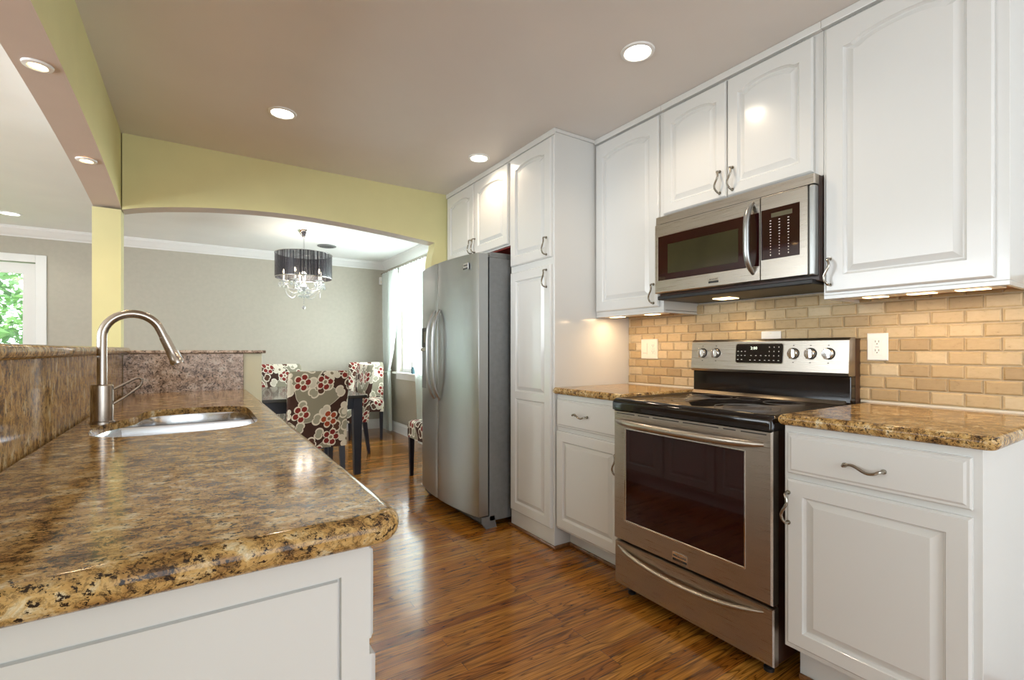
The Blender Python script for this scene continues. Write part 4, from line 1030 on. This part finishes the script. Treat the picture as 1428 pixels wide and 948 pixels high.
# table
p = thing('dining_table', (.79, 5.25, 0), 'black wooden dining table with square legs and a lower shelf', 'table')
TX0, TX1, TY0, TY1, TZ = .22, 1.325, 4.48, 6.02, .738
obj('tabletop', bx(TX0, TX1, TY0, TY1, TZ-.028, TZ), M['tabletop'], p, bev=.004)
bm = B(); g = .055
box(bm, TX0+g, TX1-g, TY0+g, TY0+g+.022, TZ-.13, TZ-.028); box(bm, TX0+g, TX1-g, TY1-g-.022, TY1-g, TZ-.13, TZ-.028)
box(bm, TX0+g, TX0+g+.022, TY0+g, TY1-g, TZ-.13, TZ-.028); box(bm, TX1-g-.022, TX1-g, TY0+g, TY1-g, TZ-.13, TZ-.028)
obj('apron', bm, M['darkwood'], p)
for lx in (TX0+.075, TX1-.075):
    for ly in (TY0+.075, TY1-.075):
        bm = B(); loops(bm, [[(lx+a*s, ly+b*s, z) for a, b in ((-.04, -.04), (.04, -.04), (.04, .04), (-.04, .04))] for z, s in ((0, .7), (.05, .75), (.55, 1), (TZ-.028, 1))]); obj('leg', bm, M['darkwood'], p, bev=.002)

# curtains
def curtain(name, top, mid, bot, ztop, zt, zb, x, folds, sw, amp=.022):
    K, J = 90, 34; bm = B(); rows = []
    for j in range(J+1):
        z = ztop+(zb-ztop)*j/J
        if z >= zt:
            s = (ztop-z)/(ztop-zt); s2 = s**sw
            a = top[0]+(mid[0]-top[0])*s2; b = top[1]+(mid[1]-top[1])*s2; am = amp*(1-.25*s)
        else:
            s = (zt-z)/(zt-zb); s2 = s**.7
            a = mid[0]+(bot[0]-mid[0])*s2; b = mid[1]+(bot[1]-mid[1])*s2; am = amp
        rows.append([bm.verts.new((x+am*math.sin(folds*2*PI*k/K)+am*.4*math.sin(folds*3.3*PI*k/K+j*.1), a+(b-a)*k/K, z)) for k in range(K+1)])
    for r1, r2 in zip(rows, rows[1:]):
        for k in range(K): bm.faces.new((r1[k], r1[k+1], r2[k+1], r2[k]))
    return bm
ROD = 2.262; CX_ = XW-.10
p = thing('curtain', (CX_, 6.5, 0), 'sheer white curtain tied back at the corner side of the window', 'curtain', 'sheer dining curtains')
obj('panel', curtain('c', (6.92, 6.24), (6.78, 6.60), (6.93, 6.52), ROD-.01, .86, .03, CX_, 9, 2.6), M['sheer'], p, smooth=True, recalc=False)
bm = B(); tube(bm, [(CX_+.035*math.cos(a), 6.69+.10*math.sin(a), .86+.02*math.cos(a)) for a in [2*PI*k/20 for k in range(21)]], .010, 8); obj('tieback', bm, M['sheer'], p, smooth=True)
p = thing('curtain', (CX_, 5.6, 0), 'sheer white curtain swept towards the refrigerator side of the window', 'curtain', 'sheer dining curtains')
obj('panel', curtain('c', (6.22, 5.10), (5.62, 5.12), (5.52, 5.02), ROD-.01, .86, .03, CX_, 12, 1.3), M['sheer'], p, smooth=True, recalc=False)
bm = B(); tube(bm, [(CX_+.035*math.cos(a), 5.31+.20*math.sin(a), .86+.02*math.cos(a)) for a in [2*PI*k/20 for k in range(21)]], .010, 8); obj('tieback', bm, M['sheer'], p, smooth=True)
p = thing('curtain_rod', (CX_, 5.9, ROD), 'thin dark curtain rod above the dining window', 'curtain rod')
bm = B(); tube(bm, [(CX_, 4.6, ROD), (CX_, 6.95, ROD)], .008, 10); obj('rod', bm, M['nickel'], p, smooth=True)
for yy in (4.7, 6.30, 6.93):
    bm = B(); tube(bm, [(CX_, yy, ROD-.01), (XW, yy, ROD-.01)], .006, 8); box(bm, XW-.006, XW, yy-.012, yy+.012, ROD-.04, ROD+.02); obj('bracket', bm, M['slot'], p)
# jar on the sill
p = thing('glass_jar', (XW-.02, 5.86, WZ0), 'pale glass jar with a dark blue base on the window sill', 'jar')
bm = B(); lathe(bm, [(0, 0), (.042, 0), (.045, .01), (.045, .085), (0, .085)], (XW-.02, 5.86, WZ0), 24); obj('base', bm, M['bluelabel'], p, smooth=True)
bm = B(); lathe(bm, [(0, .085), (.046, .085), (.045, .14), (.028, .175), (.016, .19), (.016, .21), (0, .21)], (XW-.02, 5.86, WZ0), 24); obj('bottle_top', bm, M['whiteplastic'], p, smooth=True)
# wall sensor
p = thing('motion_sensor', (2.335, YF, 2.20), 'small white sensor box high on the far wall near the corner', 'sensor')
bm = bx(2.255, 2.325, YF-.04, YF, 2.12, 2.23); obj('housing', bm, M['whiteplastic'], p, bev=.008)
bm = bx(2.265, 2.315, YF-.043, YF-.039, 2.135, 2.175); obj('lens', bm, M['plate'], p)
# ceiling register
p = thing('ceiling_vent', (1.345, 6.24, CH), 'round dark vent on the dining room ceiling beside the chandelier', 'vent')
bm = B(); lathe(bm, [(0, 0), (.11, 0), (.11, -.008), (.09, -.014), (0, -.014)], (1.345, 6.24, CH), 28); obj('rim', bm, M['fridge_side'], p, smooth=True)
bm = B()
for r in (.07, .045, .02): ring(bm, 1.345, 6.24, r, .008, CH-.0155)
obj('louvre_rings', bm, M['slot'], p)

# chandelier
CXX, CYY = .965, 5.57
p = thing('chandelier', (CXX, CYY, 1.6), 'black drum shade chandelier with hanging crystals over the dining table', 'chandelier')
def at(x=0, y=0, z=0): return Vector((CXX+x, CYY+y, z))
bm = B(); lathe(bm, [(0, CH), (.065, CH), (.062, CH-.012), (.045, CH-.030), (.030, CH-.055), (.012, CH-.075), (0, CH-.075)], (CXX, CYY, 0), 28); obj('canopy', bm, M['chrome'], p, smooth=True)
bm = B(); tube(bm, [at(0, 0, CH-.07), at(0, 0, 1.86)], .007, 10); obj('rod', bm, M['chrome'], p, smooth=True)
SR, SZ0, SZ1 = .285, 1.925, 2.185
bm = B()
loops(bm, [[(r*math.cos(2*PI*k/72), r*math.sin(2*PI*k/72), z) for k in range(72)] for r, z in ((SR, SZ0-1.6), (SR, SZ1-1.6))], cap0=False, cap1=False)
o = part('shade', bm, M['shade'], p, smooth=True)
bm = B()
for z in (SZ0, SZ1): tube(bm, [at(SR*math.cos(2*PI*k/48), SR*math.sin(2*PI*k/48), z) for k in range(49)], .005, 6, cap=False)
for k in range(3): a = 2*PI*k/3; tube(bm, [at(0, 0, SZ1-.01), at(SR*math.cos(a), SR*math.sin(a), SZ1-.01)], .003, 6)
obj('shade_frame', bm, M['chrome'], p, smooth=True)
bm = B(); lathe(bm, [(0, 1.78), (.012, 1.785), (.03, 1.81), (.05, 1.83), (.03, 1.85), (.015, 1.88), (.02, 1.95), (.035, 1.97), (.01, 2.0), (0, 2.0)], (CXX, CYY, 0), 24); obj('hub', bm, M['crystal'], p, smooth=True)
def gem(bm, c, r, h):
    c = Vector(c); top = bm.verts.new(c+Vector((0, 0, h))); bot = bm.verts.new(c-Vector((0, 0, h*1.4)))
    rr = [bm.verts.new(c+Vector((r*math.cos(2*PI*k/6), r*math.sin(2*PI*k/6), 0))) for k in range(6)]
    for k in range(6): bm.faces.new((rr[k], rr[(k+1) % 6], top)); bm.faces.new((rr[(k+1) % 6], rr[k], bot))
NA = 5
for k in range(NA):
    a = 2*PI*k/NA+.35; ca, sa = math.cos(a), math.sin(a)
    pts = smoothpts([at(.02*ca, .02*sa, 1.83), at(.08*ca, .08*sa, 1.80), at(.15*ca, .15*sa, 1.82), at(.20*ca, .20*sa, 1.88)], 6)
    bm = B(); tube(bm, pts, .006, 8); arm = obj('arm', bm, M['crystal'], p, smooth=True)
    c = at(.20*ca, .20*sa, 0); bm = B(); lathe(bm, [(0, 1.878), (.02, 1.88), (.045, 1.892), (.04, 1.887), (0, 1.885)], (c.x, c.y, 0), 20); obj('drip_pan', bm, M['crystal'], arm, smooth=True)
    bm = B(); lathe(bm, [(0, 1.885), (.010, 1.885), (.010, 1.965), (0, 1.965)], (c.x, c.y, 0), 12); cd = obj('candle', bm, M['whiteplastic'], arm, smooth=True)
    bm = B(); lathe(bm, [(0, 1.965), (.008, 1.970), (.012, 1.985), (.006, 2.01), (0, 2.02)], (c.x, c.y, 0), 12); obj('bulb', bm, M['bulb'], arm, smooth=True)
    bm = B()
    for j in range(8):
        b = 2*PI*j/8; gem(bm, (c.x+.044*math.cos(b), c.y+.044*math.sin(b), 1.862), .007, .012); gem(bm, (c.x+.044*math.cos(b), c.y+.044*math.sin(b), 1.838), .0085, .016)
    obj('crystal_drops', bm, M['crystal'], arm)
    # swag between arms
    a2 = 2*PI*(k+1)/NA+.35; c2_ = at(.20*math.cos(a2), .20*math.sin(a2), 0); bm = B()
    for j in range(22):
        s = j/21; q = 1-(2*s-1)**2; x = c.x+(c2_.x-c.x)*s; y = c.y+(c2_.y-c.y)*s
        gem(bm, (x, y, 1.875-.155*q), .0055, .006)
    for j in range(16):
        s = j/15; q = 1-(2*s-1)**2; gem(bm, (c.x+(CXX-c.x)*s, c.y+(CYY-c.y)*s, 1.875-.02*s-.10*q), .005, .006)
    obj('crystal_swag', bm, M['crystal'], p)
bm = B()
for j in range(10):
    b = 2*PI*j/10; gem(bm, (CXX+.05*math.cos(b), CYY+.05*math.sin(b), 1.775), .008, .016); gem(bm, (CXX+.05*math.cos(b), CYY+.05*math.sin(b), 1.735), .010, .018)
for z in (1.74, 1.72, 1.70, 1.68, 1.66): gem(bm, (CXX, CYY, z), .006, .007)
obj('crystal_cluster', bm, M['crystal'], p)
bm = B(); lathe(bm, [(0, 1.59), (.012, 1.594), (.020, 1.61), (.012, 1.626), (0, 1.632)], (CXX, CYY, 0), 10); obj('finial_ball', bm, M['crystal'], p)
pl = bpy.data.lights.new('chandelier_light', 'POINT'); pl.energy = 7; pl.color = (1, .9, .78); pl.shadow_soft_size = .12
po = bpy.data.objects.new('chandelier_light', pl); COL.objects.link(po); po.parent = p; po.location = (0, 0, .44)

# ------------------------------------------------------------------ outdoors
tag(obj('lawn', bx(-14, 12, YF+.3, 24, -.35, -.25), M['ground']), kind='structure')
def tree(x, y, h, r, label, n=2600):
    p = thing('tree', (x, y, -.25), label, 'tree', 'trees outside the patio door')
    bm = B(); tube(bm, [(x, y, -.25), (x+.05, y, h*.4), (x-.05, y+.05, h*.8)], [.14, .10, .05], 8); obj('trunk', bm, M['bark'], p, smooth=True)
    bm = B()
    for i in range(n):
        while True:
            v = Vector((random.uniform(-1, 1), random.uniform(-1, 1), random.uniform(-1, 1)))
            if .35 < v.length < 1: break
        c = Vector((x+v.x*r, y+v.y*r, h*.55+v.z*h*.52)); s = random.uniform(.05, .10)
        a = Vector((random.gauss(0, 1), random.gauss(0, 1), random.gauss(0, .6))).normalized(); b = a.cross(Vector((random.gauss(0, 1), random.gauss(0, 1), random.gauss(0, 1)))).normalized(); nn = a.cross(b)
        vs = [bm.verts.new(q) for q in (c-a*s, c+b*s*.5+nn*s*.15, c+a*s, c-b*s*.5+nn*s*.15)]; bm.faces.new(vs)
    obj('foliage', bm, M['leaf'], p, recalc=False)
tree(-1.9, 10.3, 3.4, 1.3, 'leafy green tree seen through the patio door, right one')
tree(-4.9, 10.6, 3.8, 1.6, 'leafy green tree seen through the patio door, left one')
tree(-4.0, 16.0, 6.5, 3.2, 'taller green tree behind the others outside the patio door')
